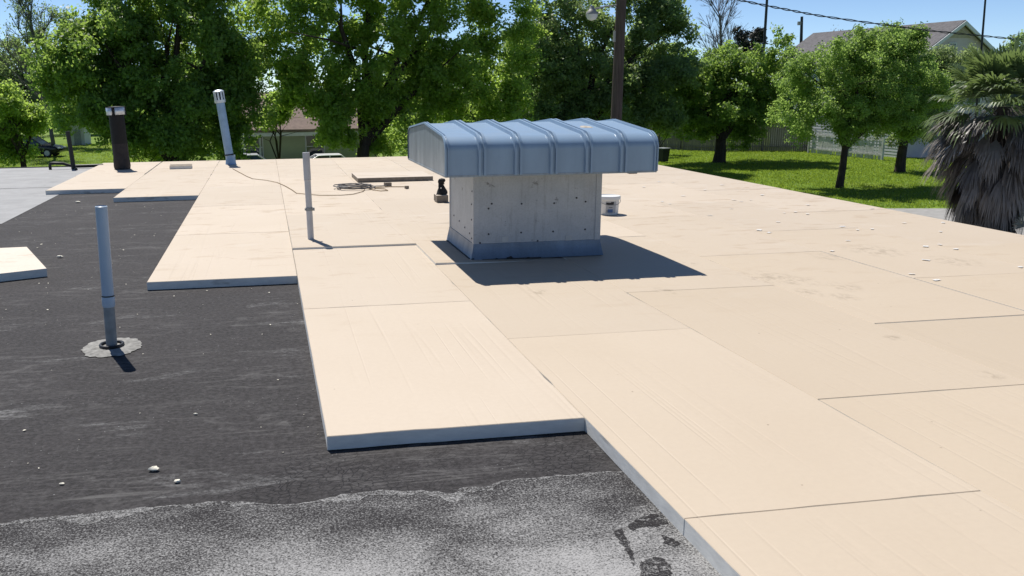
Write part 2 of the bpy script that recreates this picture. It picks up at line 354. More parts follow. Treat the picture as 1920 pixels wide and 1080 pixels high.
# ================================================================== THE SETTING
def sheet(name, poly, z, mat, parent=None, kind=None):
    me = bpy.data.meshes.new(name); me.from_pydata([(x, y, z) for x, y in poly], [], [tuple(range(len(poly)))]); o = link(name, me, mat, parent)
    if kind: o['kind'] = kind
    return o
tag(sheet('ground', [(-900, -900), (900, -900), (900, 1400), (-900, 1400)], GZ, 'lawn_grass', kind='structure'), 'green lawn around the flat roofed building')
RXL, RXR, RYF, RYB = -12.0, 7.43, -9.0, 16.62
ZM = -.07
g1 = on_z(1640, 391, GZ); g2 = on_z(1920, 391, GZ); g3 = on_z(1560, 372, GZ)
dv = unit(g2-g1)
drive = [(RXR, -30), (60, -30), tuple((g1+dv*40)[:2]), tuple(g1[:2]), tuple((g1-dv*3.5)[:2]), (RXR+3, 24), (RXR, 20)]
tag(sheet('driveway', [(RXR-2, -30), (70, -30), tuple((g1+dv*30)[:2]), tuple((g1-dv*9)[:2]), (RXR-2, 38)], GZ+.004, 'asphalt', kind='structure'), 'grey paved driveway beside the lawn')
m = MB(); m.box(((RXL+RXR)/2, (RYF+RYB)/2, (ZM-.30+ZM)/2), (RXR-RXL, RYB-RYF, .30))
roof = m.build('roof', 'black_membrane'); tag(roof, 'flat roof with worn black membrane, half covered by beige boards', kind='structure')
m = MB(); m.box(((RXL+RXR)/2, (RYF+RYB)/2, (GZ+ZM-.302)/2), (RXR-RXL-.5, RYB-RYF-.5, abs(GZ-ZM+.302)))
tag(m.build('wall', 'building_stucco'), kind='structure')
m = MB()
m.box((RXR+.008, (RYF+RYB)/2, ZM-.09), (.012, RYB-RYF+.02, .22)); m.box(((RXL+RXR)/2, RYB+.008, ZM-.09), (RXR-RXL, .012, .22))
m.build('drip_edge', 'fascia_metal', roof)
# grey granule sheet in the foreground with its wavy torn edge
edge_px = [(-900, 1085), (-300, 1022), (0, 985), (60, 972), (140, 968), (260, 955), (300, 951), (420, 942), (520, 948), (560, 946), (640, 930), (700, 922), (800, 922), (850, 928), (862, 918), (910, 914), (950, 902), (1010, 899), (1040, 893), (1160, 886), (1210, 884)]
pts = [tuple(on_z(a, b, ZM)[:2]) for a, b in edge_px]; fine = []
for (a, b) in zip(pts[:-1], pts[1:]):
    n = max(2, int(math.hypot(b[0]-a[0], b[1]-a[1])/.02))
    for k in range(n): fine.append((a[0]+(b[0]-a[0])*k/n, a[1]+(b[1]-a[1])*k/n+random.uniform(-.008, .008)))
gs = sheet('granule_sheet', [(RXL+.1, fine[0][1]-.2)] + fine + [(1.35, -.46), (1.35, RYF+.1), (RXL+.1, RYF+.1)], ZM+.003, 'grey_granule_sheet', roof)
mat_granule('pale_granules', .70)
broken('pale_granules', 30, .36, .50)
strip = [(x, y+.004) for x, y in fine]; low = [(x, y-max(.004, .028+.026*math.sin(x*5.1)+.022*math.sin(x*13.3+1)+.012*math.sin(x*31)+random.uniform(-.012, .012))) for x, y in fine]
me = bpy.data.meshes.new('torn_edge'); n_ = len(fine); me.from_pydata([(x, y, ZM+.0042) for x, y in strip+low], [], [(i, n_+i, n_+i+1, i+1) for i in range(n_-1)]); link('torn_edge', me, 'pale_granules', roof)
# light grey cap sheets at the far left
for k, (y0, y1, x1) in enumerate(((7.92, 12.24, -3.47), (12.26, 16.55, -3.45), (3.6, 7.90, -3.62))):
    o = sheet('cap_sheet', [(RXL+.1, y0), (x1, y0), (x1+.02, y1), (RXL+.1, y1)], ZM+.004+.002*(k == 1), 'light_cap_sheet', roof)
o.data.materials.clear(); simple('grey_cap_sheet', (.12, .12, .122), .85, 0, .3, 3, .2, .3); o.data.materials.append(M['grey_cap_sheet'])
m = MB()
for x, y, a, L in ((-4.6, 9.9, 1.57, 4.2), (-6.2, 14.3, 1.6, 4.3)):
    m.box((x, y, ZM+.008), (L, .03, .004), a)
m.build('seam_strip', 'lead_grey', roof)
# dark tar smears on the granule sheet
def smear(pxs, jit=.006):
    P = [on_z(a, b, ZM)[:2] for a, b in pxs]; out = []
    for i in range(len(P)):
        a, b = P[i], P[(i+1) % len(P)]; n = max(2, int(np.linalg.norm(b-a)/.015))
        for k in range(n): q = a+(b-a)*k/n; out.append((q[0]+random.uniform(-jit, jit), q[1]+random.uniform(-jit, jit)))
    return out
mat_granule('tar_smear', 1.10)
broken('tar_smear', 42, .40, .50)
for pxs in ([(1150, 998), (1166, 994), (1176, 1010), (1186, 1034), (1194, 1058), (1190, 1062), (1176, 1040), (1160, 1016)],
            [(1174, 990), (1196, 974), (1218, 966), (1240, 966), (1254, 984), (1230, 988), (1206, 988), (1186, 996)],
            [(1198, 1056), (1230, 1046), (1248, 1050), (1262, 1078), (1266, 1100), (1206, 1100), (1202, 1076)],
            [(1240, 1006), (1262, 1012), (1276, 1022), (1262, 1026), (1244, 1020)]):
    sheet('tar_smear', smear(pxs), ZM+.0045, 'tar_smear', roof)

# ------------------------------------------------------------------ insulation boards laid over the roof (pieces of the roof)
BT = .067
NICK = random.Random(21)
def board_mesh(w, l, t, name='board'):
    """board with slightly uneven, nicked edges; facer on top, foam on the sides"""
    b = .003; P = []
    for (x0, y0, x1, y1, n) in ((0, 0, w, 0, 9), (w, 0, w, l, 15), (w, l, 0, l, 9), (0, l, 0, 0, 15)):
        nx, ny = -(y1-y0), x1-x0; L = math.hypot(nx, ny); nx, ny = nx/L, ny/L
        for k in range(n):
            f = (k+(NICK.uniform(-.3, .3) if k else 0))/n; d = NICK.uniform(0, .0012)+(NICK.uniform(.002, .007) if NICK.random() < .06 else 0); P.append((x0+(x1-x0)*f+nx*d, y0+(y1-y0)*f+ny*d))
    n = len(P); c = (w/2, l/2); ins = lambda p: (p[0]+(b if p[0] < c[0] else -b), p[1]+(b if p[1] < c[1] else -b))
    vs = [(x, y, -t) for x, y in P]+[(x, y, -b) for x, y in P]+[(*ins(p), 0) for p in P]
    fs = [tuple(reversed(range(n)))]; mi = [1]
    for r in range(2):
        for k in range(n): fs.append((r*n+k, r*n+(k+1) % n, r*n+n+(k+1) % n, r*n+n+k)); mi.append(1 if r == 0 else 0)
    fs.append(tuple(range(2*n, 3*n))); mi.append(0)
    me = bpy.data.meshes.new(name); me.from_pydata(vs, [], fs); me.polygons.foreach_set('material_index', mi)
    me.materials.append(M['board_facer']); me.materials.append(M['board_foam_edge']); return me
CACHE = {}
def board(x0, y0, w, l, z=0., tilt=(0, 0), rz=0., parent=roof, gap=(.003, .003)):
    key = (round(w, 3), round(l, 3), gap, NICK.randint(0, 2))
    if key not in CACHE: CACHE[key] = board_mesh(w-gap[0], l-gap[1], BT)
    o = bpy.data.objects.new('insulation_board', CACHE[key]); COL.objects.link(o); o.location = (x0, y0, z); o.rotation_euler = (tilt[0], tilt[1], rz); o.parent = parent
    return o
CW, BL = 1.22, 2.44
starts = {-3: 11.13, -2: 9.86, -1: 3.63, 0: 0.0}
rr = random.Random(3)
for k in range(-3, 6):
    if k in starts: y = starts[k]
    else: y = (1.40 if k == 1 else 1.27 if k % 2 else .02) - 4*BL
    x0 = k*CW; w = CW if k < 5 else RXR-.02-5*CW
    while y < RYB-.1:
        l = min(BL, RYB-.02-y)
        if y+l > -6:
            z = rr.uniform(-.0010, .0010); tl = (rr.uniform(-.0003, .0003), rr.uniform(-.0006, .0006)); gp = (rr.choice((.0006, .001, .0018)), rr.choice((.0006, .001, .003))); dx = 0
            j = (k, round(y, 1))
            if k == 0 and 4.5 < y < 5.5: z = .020; tl = (-.004, 0)
            if k == 1 and 3.0 < y < 4.5: z = .018; tl = (-.003, .022)
            if k == 1 and y < 1: z = 0.; tl = (0, 0)
            if k == 0 and y < 4: z = 0.
            if k == 2 and -2.6 < y < -2: gp = (.003, .010)            # open joint in the right foreground
            if k == 3 and y > 1 and y < 2: gp = (.015, .005)           # open joint along the column
            if k == 3 and -1.5 < y < -1: gp = (.004, .009)
            if k == -3 and y > 13: dx = -.02
            bo = board(x0+dx, y, w, l, z, tl, rr.uniform(-.0006, .0006), gap=gp)
            yellow_mix = max(0., min(1., (k+.2)/3.0)) * max(0., min(1., (6.0-y)/6.0))     # facer colour shifts to yellower and darker towards the near right
            yellow_mix = min(1., yellow_mix + (.12 if k > 0 else 0) + rr.uniform(-.06, .06))
            bo.color = tuple(a_+(b2-a_)*max(0, yellow_mix) for a_, b2 in zip((.540, .458, .362), (.490, .405, .300)))+(1,)
        y += BL
for b_ in (): pass

# ------------------------------------------------------------------ grass blades as one mass
def grass():
    P = []
    def patch(n, x0, x1, y0, y1):
        p = np.stack([RNG.uniform(x0, x1, n), RNG.uniform(y0, y1, n), np.full(n, GZ)], 1); P.append(p)
    patch(52000, 16, 42, 24, 64); patch(14000, -26, -6, 46, 84)
    p = np.concatenate(P)
    ok = (p[:, 0] > 16) | (p[:, 0] < 0)
    a, b = g1[:2], dv[:2]; nrm = np.array([-b[1], b[0]]); side = (p[:, :2]-a) @ nrm; ok &= (side > .1) | (p[:, 0] < 0)
    p = p[ok]; n = len(p); rep = 4; p = np.repeat(p, rep, 0) + np.c_[RNG.normal(0, .10, (n*rep, 2)), np.zeros(n*rep)]
    n = len(p); ang = RNG.uniform(0, 6.28, n); h = RNG.gamma(4, .012, n)+.025; w = RNG.uniform(.010, .022, n)
    t = np.stack([np.cos(ang), np.sin(ang), 0*ang], 1); lean = np.stack([RNG.normal(0, .4, n), RNG.normal(0, .4, n), np.ones(n)], 1)
    V = np.stack([p-t*w[:, None], p+t*w[:, None], p+lean*h[:, None]], 1)
    pn = .5+.5*np.sin(p[:, 0]*.9+1.3*np.sin(p[:, 1]*.5))*np.sin(p[:, 1]*.7+p[:, 0]*.3); o = quads('grass', V, 'grass_blade', None, np.clip(RNG.random(n)*.7+pn*.45-.1, 0, 1), 3); tag(o, 'short green grass growing on the lawn', 'grass', kind='stuff')
grass()

# ================================================================== THE VENTILATOR
VX0, VX1, VY0, VY1, VZ = 1.60, 2.79, 3.98, 5.06, .80
HX0, HX1, HY0, HY1, HZ = 1.25, 3.11, 3.52, 5.50, .81
vent = empty('roof_ventilator', ((VX0+VX1)/2, (VY0+VY1)/2, 0), 0, 'large square roof ventilator with ribbed blue metal hood on grey housing', 'ventilator')
vent_off = Vector((-(VX0+VX1)/2, -(VY0+VY1)/2, 0))
def vpart(m, name, mat, parent=vent, off=True):
    if off: m.v = [tuple(Vector(v)+vent_off) for v in m.v]
    return m.build(name, mat, parent)
def side_panel(face):
    m = MB(); t = .012; 
    if face == 'front': m.box(((VX0+VX1)/2, VY0+t/2, (VZ+.12)/2), (VX1-VX0, t, VZ-.12))
    if face == 'back': m.box(((VX0+VX1)/2, VY1-t/2, (VZ+.12)/2), (VX1-VX0, t, VZ-.12))
    if face == 'left': m.box((VX0+t/2, (VY0+VY1)/2, (VZ+.12)/2), (t, VY1-VY0-2*t-.002, VZ-.12))
    if face == 'right': m.box((VX1-t/2, (VY0+VY1)/2, (VZ+.12)/2), (t, VY1-VY0-2*t-.002, VZ-.12))
    return m
for f in ('front', 'back', 'left', 'right'): vpart(side_panel(f), 'side_panel', 'weathered_galvanised_panel')
# corner trims
for cx, cy in ((VX0, VY0), (VX1, VY0), (VX0, VY1), (VX1, VY1)):
    sx = 1 if cx == VX0 else -1; sy = 1 if cy == VY0 else -1
    m = MB(); m.box((cx+sx*.022, cy-sy*.003, (VZ+.13)/2), (.052, .005, VZ-.14)); m.box((cx-sx*.003, cy+sy*.024, (VZ+.13)/2), (.005, .052, VZ-.14)); vpart(m, 'corner_trim', 'weathered_galvanised_panel')
# curb flashing, flared outwards
def curb():
    m = MB(); out = .030; vs = []
    for o_, z in ((-.004, .150), (.006, .148), (.008, .125), (out, .006), (out+.002, .004), (-.02, .004)):
        for sx, sy in ((0, 0), (1, 0), (1, 1), (0, 1)):
            vs.append(((VX0-o_) if not sx else (VX1+o_), (VY0-o_) if not sy else (VY1+o_), z))
    fs = []
    for r in range(5):
        for k in range(4): fs.append((r*4+k, r*4+(k+1) % 4, r*4+4+(k+1) % 4, r*4+4+k))
    m.add(vs, fs); return m
cb = vpart(curb(), 'curb_flashing', 'curb_metal')
m = MB()
for k in range(4):
    x = VX0 + (.25, .33, .34, .20)[k]*(VX1-VX0)
for x, y, r in ((1.93, VY0-.032, .022), (1.80, VY0-.032, .010), (2.10, VY0-.030, .008), (1.585, VY0-.02, .012)):
    n_ = 9; vs = [(x, y-.002, .010)] + [(x+r*1.6*math.cos(a)*random.uniform(.6, 1.2), y-.004-.002*math.sin(a), .012+r*math.sin(a)*random.uniform(.5, 1.1)) for a in [6.283*i/n_ for i in range(n_)]]
    vs2 = [(v[0], v[1]-.006, v[2]) for v in vs]; m.add(vs2, [(0, i+1, (i+1) % n_+1) for i in range(n_)])
m.box((VX0-.034, (VY0+VY1)/2, .008), (.02, VY1-VY0-.05, .012)); m.box(((VX0+VX1)/2-.25, VY0-.036, .007), (.55, .012, .008))
vpart(m, 'sealant', 'sealant', cb, True)
# hood: profile in y/z extruded along x
def hood_profile(inset=0.):
    y0, y1 = HY0+inset, HY1-inset; c = (y0+y1)/2; zt = 1.205-inset; z0 = HZ
    half = [(y0, z0), (y0, z0+.205)]
    for i in range(1, 14):                                           # shoulder
        a = i/14*R(74); r = .20; half.append((y0+r-r*math.cos(a), z0+.205+r*math.sin(a)*.62))
    half.append((c, zt))
    return half + [(2*c-y, z) for y, z in reversed(half[:-1])]
def shell(prof, x0, x1, t=.004):
    m = MB(); n = len(prof); c = ((HY0+HY1)/2, .95)
    inner = [(y+(t if y < c[0] else -t if y > c[0] else 0), z-(t if z > HZ+.21 else 0)) for y, z in prof]
    vs = [(x, y, z) for x in (x0, x1) for y, z in prof] + [(x, y, z) for x in (x0, x1) for y, z in inner]; fs = []
    for i in range(n-1): fs.append((i, i+1, n+i+1, n+i)); fs.append((2*n+i, 3*n+i, 3*n+i+1, 2*n+i+1))
    for i in range(n-1): fs.append((i, 2*n+i, 2*n+i+1, i+1)); fs.append((n+i, n+i+1, 3*n+i+1, 3*n+i))
    fs += [(0, n, 3*n, 2*n), (n-1, 3*n-1, 4*n-1, 2*n-1)]
    m.add(vs, fs, 0, True); return m
hood = empty('hood', tuple(-vent_off), 0); hood.parent = vent; hood.location = (0, 0, 0)
NP = 6; pw = (HX1-HX0)/NP; prof = hood_profile()
for k in range(NP):
    x0 = HX0+k*pw+.0; mm = shell(prof, x0+.002, x0+pw-.002); o = vpart(mm, 'hood_panel', 'hood_metal', hood)
    bm = bmesh.new(); bm.from_mesh(o.data); bm.free()
def rib(xc, half, h, mat='hood_metal'):
    """raised double seam that follows the profile"""
    m = MB(); n = len(prof); cs = [(-half, 0), (-half*.86, h), (-half*.34, h), (-half*.26, h*.25), (half*.26, h*.25), (half*.34, h), (half*.86, h), (half, 0)]
    P = [Vector((0, y, z)) for y, z in prof]; rows = []
    for i in range(n):
        t = (P[min(i+1, n-1)]-P[max(i-1, 0)]).normalized(); nr = Vector((0, -t.z, t.y))
        if nr.dot(P[i]-Vector((0, (HY0+HY1)/2, .6))) < 0: nr = -nr
        rows.append([P[i]+nr*b+Vector((xc+a, 0, 0)) for a, b in cs])
    vs = [v for r_ in rows for v in r_]; c_ = len(cs); fs = [(i*c_+j, i*c_+j+1, (i+1)*c_+j+1, (i+1)*c_+j) for i in range(n-1) for j in range(c_-1)]
    m.add(vs, fs, 0, True); m.add([vs[j] for j in range(c_)]+[vs[(n-1)*c_+j] for j in range(c_)], [tuple(range(c_)), tuple(range(c_, 2*c_))]); return m
for k in range(1, NP): vpart(rib(HX0+k*pw, .038, .028), 'rib', 'hood_metal', hood)
vpart(rib(HX0+.012, .020, .016), 'rib', 'hood_metal', hood); vpart(rib(HX1-.012, .020, .016), 'rib', 'hood_metal', hood)
for x, sgn in ((HX0+.006, 1), (HX1-.006, -1)):
    m = MB(); m.prism([(y, z) for y, z in hood_profile(.004)], x-.004, x+.004, 'x'); vpart(m, 'end_panel', 'hood_end_metal', hood)
m = MB()   # bottom rim and soffit pan
for y in (HY0+.012, HY1-.012): m.box(((HX0+HX1)/2, y, HZ-.004), (HX1-HX0+.004, .030, .016))
for x in (HX0+.012, HX1-.012): m.box((x, (HY0+HY1)/2, HZ-.004), (.030, HY1-HY0-.06, .016))
vpart(m, 'rim', 'hood_end_metal', hood)
m = MB(); m.box(((HX0+HX1)/2, (HY0+HY1)/2, VZ+.035), (1.30, 1.20, .05)); vpart(m, 'soffit', 'curb_metal', hood)
for x in (VX0+.06, VX1-.06, (VX0+VX1)/2):
    m = MB(); m.box((x, (HY0+HY1)/2, HZ+.035), (.03, HY1-HY0-.03, .045)); vpart(m, 'brace', 'curb_metal', hood)
m = MB(); m.box((2.93, HY0+.10, HZ-.018), (.07, .06, .018)); vpart(m, 'bracket', 'screw_steel', hood)
# screws on the panels
def screw(x, y, z, ax):
    m = MB(); M4 = Matrix.Translation((x, y, z)) @ (Matrix.Rotation(R(90), 4, 'X') if ax == 'y' else Matrix.Rotation(R(-90), 4, 'Y'))
    m.lathe([(0.0001, .006), (.0045, .0055), (.0065, .003), (.009, .0015), (.009, -.001)], 8, (0, 0, 0), 0, False, M4); vpart(m, 'screw', 'screw_steel')
for a, b in ((922, 382), (916, 384+7), (978, 382), (1039, 381), (1081, 371), (1098, 378), (916, 439), (977, 436), (1037, 434), (1097, 430), (900, 457), (1008, 453)):
    p = on_y(a, b, VY0); screw(p[0], VY0-.001, max(p[2], .155), 'y')
for y, z in ((4.05, .50), (4.05, .36), (4.15, .22), (4.35, .245), (4.6, .27), (4.85, .29), (4.03, .62), (4.04, .19)): screw(VX0-.001-(.005 if y < 4.06 else 0), y, z, 'x')
for a, b in ((947, 448), (1066, 446)):
    p = on_y(a, b, VY0); m = MB(); m.box((p[0], VY0-.003, p[2]), (.058, .004, .050)); vpart(m, 'patch', 'pale_patch')
# dried clod lying on the hood
def blob(name, c, r, mat, seed=0, label=None, cat=None, group=None, n=(10, 6), parent=None):
    rd = random.Random(seed); m = MB(); vs = []; fs = []; nu, nv = n
    for j in range(nv+1):
        th = math.pi*j/nv
        for i in range(nu):
            a = 2*math.pi*i/nu; k = rd.uniform(.75, 1.15); vs.append((r[0]*k*math.sin(th)*math.cos(a), r[1]*k*math.sin(th)*math.sin(a), r[2]*(math.cos(th)*k*.9+1)))
    for j in range(nv):
        for i in range(nu): fs.append((j*nu+i, j*nu+(i+1) % nu, (j+1)*nu+(i+1) % nu, (j+1)*nu+i))
    m.add(vs, fs, 0, True); o = m.build(name, mat, parent); o.location = c; return tag(o, label, cat, group)
p = on_y(1098, 241, 4.1)
blob('dried_clod', (p[0], 4.12, 1.148), (.075, .10, .016), 'dried_clod', 4, 'flat tan dried clod lying on top of the ribbed blue hood', 'debris')

# ================================================================== PIPES AND STACKS
# white pipe on the black membrane
b = on_z(210, 652, ZM)
pv = empty('vent_pipe', b, 0, 'tall blue white plastic vent pipe standing on the black membrane in a round grey patch', 'pipe')
lean = Matrix.Rotation(R(.6), 4, 'Y')
m = MB(); m.tube([lean @ Vector((0, 0, z)) for z in (.0, .30)], .034, 20); m.build('lower_pipe', 'lead_grey', pv)
m = MB(); m.tube([lean @ Vector((0, 0, z)) for z in (.27, .28, .335, .345)], [.036, .0395, .0395, .036], 20); cpl = m.build('coupling', 'weathered_pvc', pv)
m = MB(); m.tube([lean @ Vector((0, 0, z)) for z in (.337, .344)], .0405, 20); m.build('clamp', 'tar', cpl)
m = MB(); ax = lean; prof_ = [(.030, .30), (.0365, .345), (.0365, .905), (.031, .908), (.031, .70)]; m.lathe(prof_, 24, (0, 0, 0), 0, True, lean); m.build('upper_pipe', 'weathered_pvc', pv)
m = MB(); m.lathe([(.0, .69), (.0315, .70)], 24, (0, 0, 0), 0, True, lean); m.build('plug', 'dark_slot', pv)
m = MB(); n_ = 48; vs = [(0, 0, .014)]; fs = []
for i in range(n_):
    a = 6.283*i/n_; r = random.uniform(.175, .20); vs += [(.11*math.cos(a), .13*math.sin(a), .012+random.uniform(0, .003)), (r*math.cos(a)*.98, r*1.18*math.sin(a), .005)]
for i in range(n_):
    a = 1+2*i; c_ = 1+2*((i+1) % n_); fs += [(0, a, c_), (a, a+1, c_+1, c_)]
m.add(vs, fs, 0, True); m.build('flashing_patch', 'mortar_grey', pv)
m = MB(); m.tube([(.068*math.cos(a), .078*math.sin(a), .022) for a in [6.283*i/24 for i in range(25)]], .010, 8, 0, False); m.build('sealant_ring', 'tar', pv)
# grey pipe standing on the boards
b = on_z(583, 448, .02)
pg = empty('vent_pipe', (b[0], b[1], .018), 0, 'slim grey vent pipe standing on the beige boards left of the ventilator', 'pipe')
lean = Matrix.Rotation(R(-1.2), 4, 'Y')
m = MB(); m.lathe([(.032, .0), (.032, .60), (.036, .605), (.036, .615)], 20, (0, 0, 0), 0, True, lean); m.build('lower_pipe', 'grey_pvc', pg)
m = MB(); m.lathe([(.036, .61), (.036, .885), (.030, .887), (.030, .72), (.0, .72)], 20, (0, 0, 0), 0, True, lean); m.build('upper_pipe', 'grey_pvc', pg)
m = MB(); m.tube([lean @ Vector((0, 0, z)) for z in (.295, .33)], .037, 16); m.box((.040, 0, .31), (.016, .03, .03)); m.box((-.046, 0, .31), (.012, .03, .02)); m.build('pipe_strap', 'lead_grey', pg)
# sooty black stack far left
b = on_z(230, 317, 0)
sk = empty('flue_stack', (b[0], b[1], 0.002), 0, 'thick soot black flue stack with bright windowed cap on the far boards', 'chimney')
lean = Matrix.Rotation(R(-2.2), 4, 'Y')
m = MB(); m.lathe([(0.167, 0), (0.180, .06), (0.173, .20), (0.167, .24), (0.167, .50)], 28, (0, 0, 0), 0, True, lean); m.build('stack_base', 'sooty_brown', sk)
m = MB(); m.lathe([(0.166, .49), (0.164, .90), (0.158, 1.08), (0.000, 1.08)], 28, (0, 0, 0), 0, True, lean); m.build('stack_pipe', 'soot_black', sk)
cap = empty('cap', (0, 0, 0)); cap.parent = sk; sk.scale = (.9, .9, 1)
for i in range(4):
    a = R(-90+45+90*i-8); m = MB(); vs = []; n_ = 8
    for zz in (1.06, 1.20):
        for k in range(n_+1):
            aa = a-R(36)+R(72)*k/n_; vs.append(lean @ Vector((.205*math.cos(aa), .205*math.sin(aa), zz)))
    vs2 = [lean @ (lean.inverted() @ v - Vector((0, 0, 0))).to_3d() for v in vs]
    m.add(vs, [(k, k+1, n_+2+k, n_+1+k) for k in range(n_)], 0, True)
    o = m.build('cap_panel', 'bright_tin', cap); o.modifiers.new('thick', 'SOLIDIFY').thickness = .006
for i in range(4):
    a = R(-90-8+90*i); m = MB(); m.box((0, 0, 0), (.022, .03, .17), 0, 0, lean @ Matrix.Translation((.203*math.cos(a), .203*math.sin(a), 1.125)) @ Matrix.Rotation(a, 4, 'Z')); m.build('cap_post', 'soot_black', cap)
m = MB(); m.lathe([(.19, 1.205), (.205, 1.205), (.205, 1.212), (.0, 1.225)], 28, (0, 0, 0), 0, True, lean); m.build('cap_lid', 'soot_black', cap)
# leaning blue stack
b = on_z(433, 308, 0)
bs = empty('flue_pipe', (b[0], b[1], 0.0), 0, 'leaning blue metal flue pipe with slotted crown cap at the far roof edge', 'pipe')
lean = Matrix.Rotation(R(-6.6), 4, 'Y')
m = MB(); m.lathe([(.115, 0), (.108, .02), (.095, .16), (.10, .165), (.10, .19), (.082, .19)], 24, (0, 0, 0), 0, True); m.build('boot', 'blue_tin', bs)
m = MB(); m.lathe([(.098, .19), (.098, .215)], 24, (0, 0, 0), 0, True, lean); m.build('storm_collar', 'dark_slot', bs)
m = MB(); m.lathe([(.086, .02), (.086, 1.30), (.0, 1.30)], 24, (0, 0, 0), 0, True, lean); m.build('flue', 'blue_tin', bs)
cp_ = empty('crown_cap', (0, 0, 0)); cp_.parent = bs
m = MB(); m.lathe([(.090, 1.265), (.112, 1.27), (.115, 1.325), (.09, 1.33)], 24, (0, 0, 0), 0, True, lean); m.build('collar', 'bright_tin', cp_)
for i in range(10):
    a = 6.283*i/10+.2; m = MB(); m.box((0, 0, 0), (.010, .036, .16), 0, 0, lean @ Matrix.Translation((.102*math.cos(a), .102*math.sin(a), 1.405)) @ Matrix.Rotation(a, 4, 'Z')); m.build('slat', 'bright_tin', cp_)
m = MB(); m.lathe([(.075, 1.30), (.075, 1.48)], 20, (0, 0, 0), 0, True, lean); m.build('core', 'dark_slot', cp_)
m = MB(); m.lathe([(.10, 1.475), (.112, 1.485), (.112, 1.50), (.06, 1.53), (.0, 1.535)], 24, (0, 0, 0), 0, True, lean); m.build('lid', 'bright_tin', cp_)
# black gas pipe on the light cap sheet
b = on_z(140, 317, ZM+.006)
gp_ = empty('gas_pipe', b, 0, 'black gas pipe with upright post lying on the light grey roof sheet', 'pipe')
m = MB(); m.tube([(-.02, 0, 0), (-.03, 0, .2), (-.07, 0, .78)], .045, 10); m.build('upright_post', 'pipe_black', gp_)
m = MB(); m.tube([(-.48, 0, 0), (-.48, 0, .10), (-.46, 0, .125), (-.40, 0, .13), (-.22, 0, .12), (-.10, .05, .07), (.0, .06, .06)], .030, 10); m.build('bent_pipe', 'pipe_black', gp_)
m = MB(); m.tube([(-.05, .1, .05), (.2, .12, .05), (.55, .15, .052)], .034, 10); m.tube([(.02, .0, .02), (.09, -.30, .02)], .03, 8); m.build('run_pipe', 'pipe_black', gp_)

# ================================================================== LOOSE THINGS ON THE ROOF
# loose board on the black membrane at the left
def loose_board(name, x, y, z, w, l, t, rz, label, cat='board', mats=('board_facer', 'board_foam_edge')):
    me = board_mesh(w, l, t); me.materials[0] = M[mats[0]]; me.materials[1] = M[mats[1]]
    o = bpy.data.objects.new(name, me); COL.objects.link(o); o.location = (x, y, z+t); o.rotation_euler = (0, 0, rz); o.color = (.585, .505, .415, 1); return tag(o, label, cat)
zt_ = .004; A_ = on_z(87.3, 503.3, zt_); B_ = on_z(50, 462.7, zt_); C_ = on_z(0, 465, zt_); D_ = on_z(0, 513, zt_)
C_ = B_+unit(C_-B_)*1.2; D_ = A_+unit(D_-A_)*1.2
m = MB(); q = [D_, A_, B_, C_]; o_ = A_.copy(); o_[2] = 0
m.add([v-o_-np.array([0, 0, .071]) for v in q]+[v-o_ for v in q], [(3, 2, 1, 0), (0, 1, 5, 4), (1, 2, 6, 5), (2, 3, 7, 6), (3, 0, 4, 7)], 1); m.add([v-o_ for v in q], [(0, 1, 2, 3)], 0)
o = m.build('insulation_board', ['board_facer', 'board_foam_edge']); o.location = o_; o.color = (.655, .578, .488, 1); tag(o, 'loose beige insulation board lying alone on the black membrane', 'board')
p = on_z(671, 342, .004)
simple('grey_brown_edge', (.22, .185, .145), .9, 0, .25, 12)
o = loose_board('insulation_board', p[0], p[1], .004, 1.27, 1.0, .07, R(.4), 'beige board with grey brown edge lying on top of the others behind the coil', 'board', ('board_facer', 'grey_brown_edge'))
p = on_z(318, 317, .004); o = loose_board('board_offcut', p[0], p[1], .004, .43, .55, .05, R(4), 'small grey offcut board between the two far stacks', 'offcut', ('grey_brown_edge', 'board_foam_edge'))
p = on_z(722, 349, .004); loose_board('foam_block', p[0], p[1], .004, .11, .09, .052, .1, 'larger of two small brown blocks beside the coil', 'block', ('grey_brown_edge', 'grey_brown_edge'))
p = on_z(761, 354, .004); loose_board('foam_block', p[0], p[1], .004, .055, .05, .042, .3, 'smaller of two small brown blocks beside the coil', 'block', ('grey_brown_edge', 'grey_brown_edge'))
p = on_z(819, 379, .010); loose_board('foam_block', p[0], p[1], .010, .16, .22, .09, 0, 'square offcut block standing against the left side of the ventilator', 'block', ('board_facer', 'grey_brown_edge'))
# black bag on the block
bp = p + np.array([.085, .10, .092])
bag = empty('tool_bag', bp, 0, 'small black cloth bag sitting on the block beside the ventilator', 'bag')
def sack():
    m = MB(); vs = []; fs = []; n_ = 16; rings = [(.085, 0), (.090, .012), (.080, .05), (.058, .10), (.045, .14), (.038, .165), (.052, .19), (.060, .215), (.045, .24), (.01, .25)]; rd = random.Random(5)
    for j, (r, z) in enumerate(rings):
        for i in range(n_):
            a = 6.283*i/n_; k = 1+.12*math.sin(3*a+j*.6)+rd.uniform(-.06, .06); vs.append((r*k*math.cos(a)+.012*math.sin(j), r*k*.8*math.sin(a), z))
    for j in range(len(rings)-1):
        for i in range(n_): fs.append((j*n_+i, j*n_+(i+1) % n_, (j+1)*n_+(i+1) % n_, (j+1)*n_+i))
    m.add(vs, fs, 0, True); return m
sack().build('sack', 'black_cloth', bag); bag.scale = (.85, .85, .88)
m = MB(); m.tube([(.046*math.cos(a), .038*math.sin(a), .165+.004*math.sin(2*a)) for a in [6.283*i/16 for i in range(17)]], .006, 6, 0, False); m.build('tie', 'black_cloth', bag)
m = MB(); m.box((-.02, -.062, .105), (.022, .006, .014), .2); m.build('glint_chip', 'steel_glint', bag)  # bright chip added to stand for a white glint on the bag
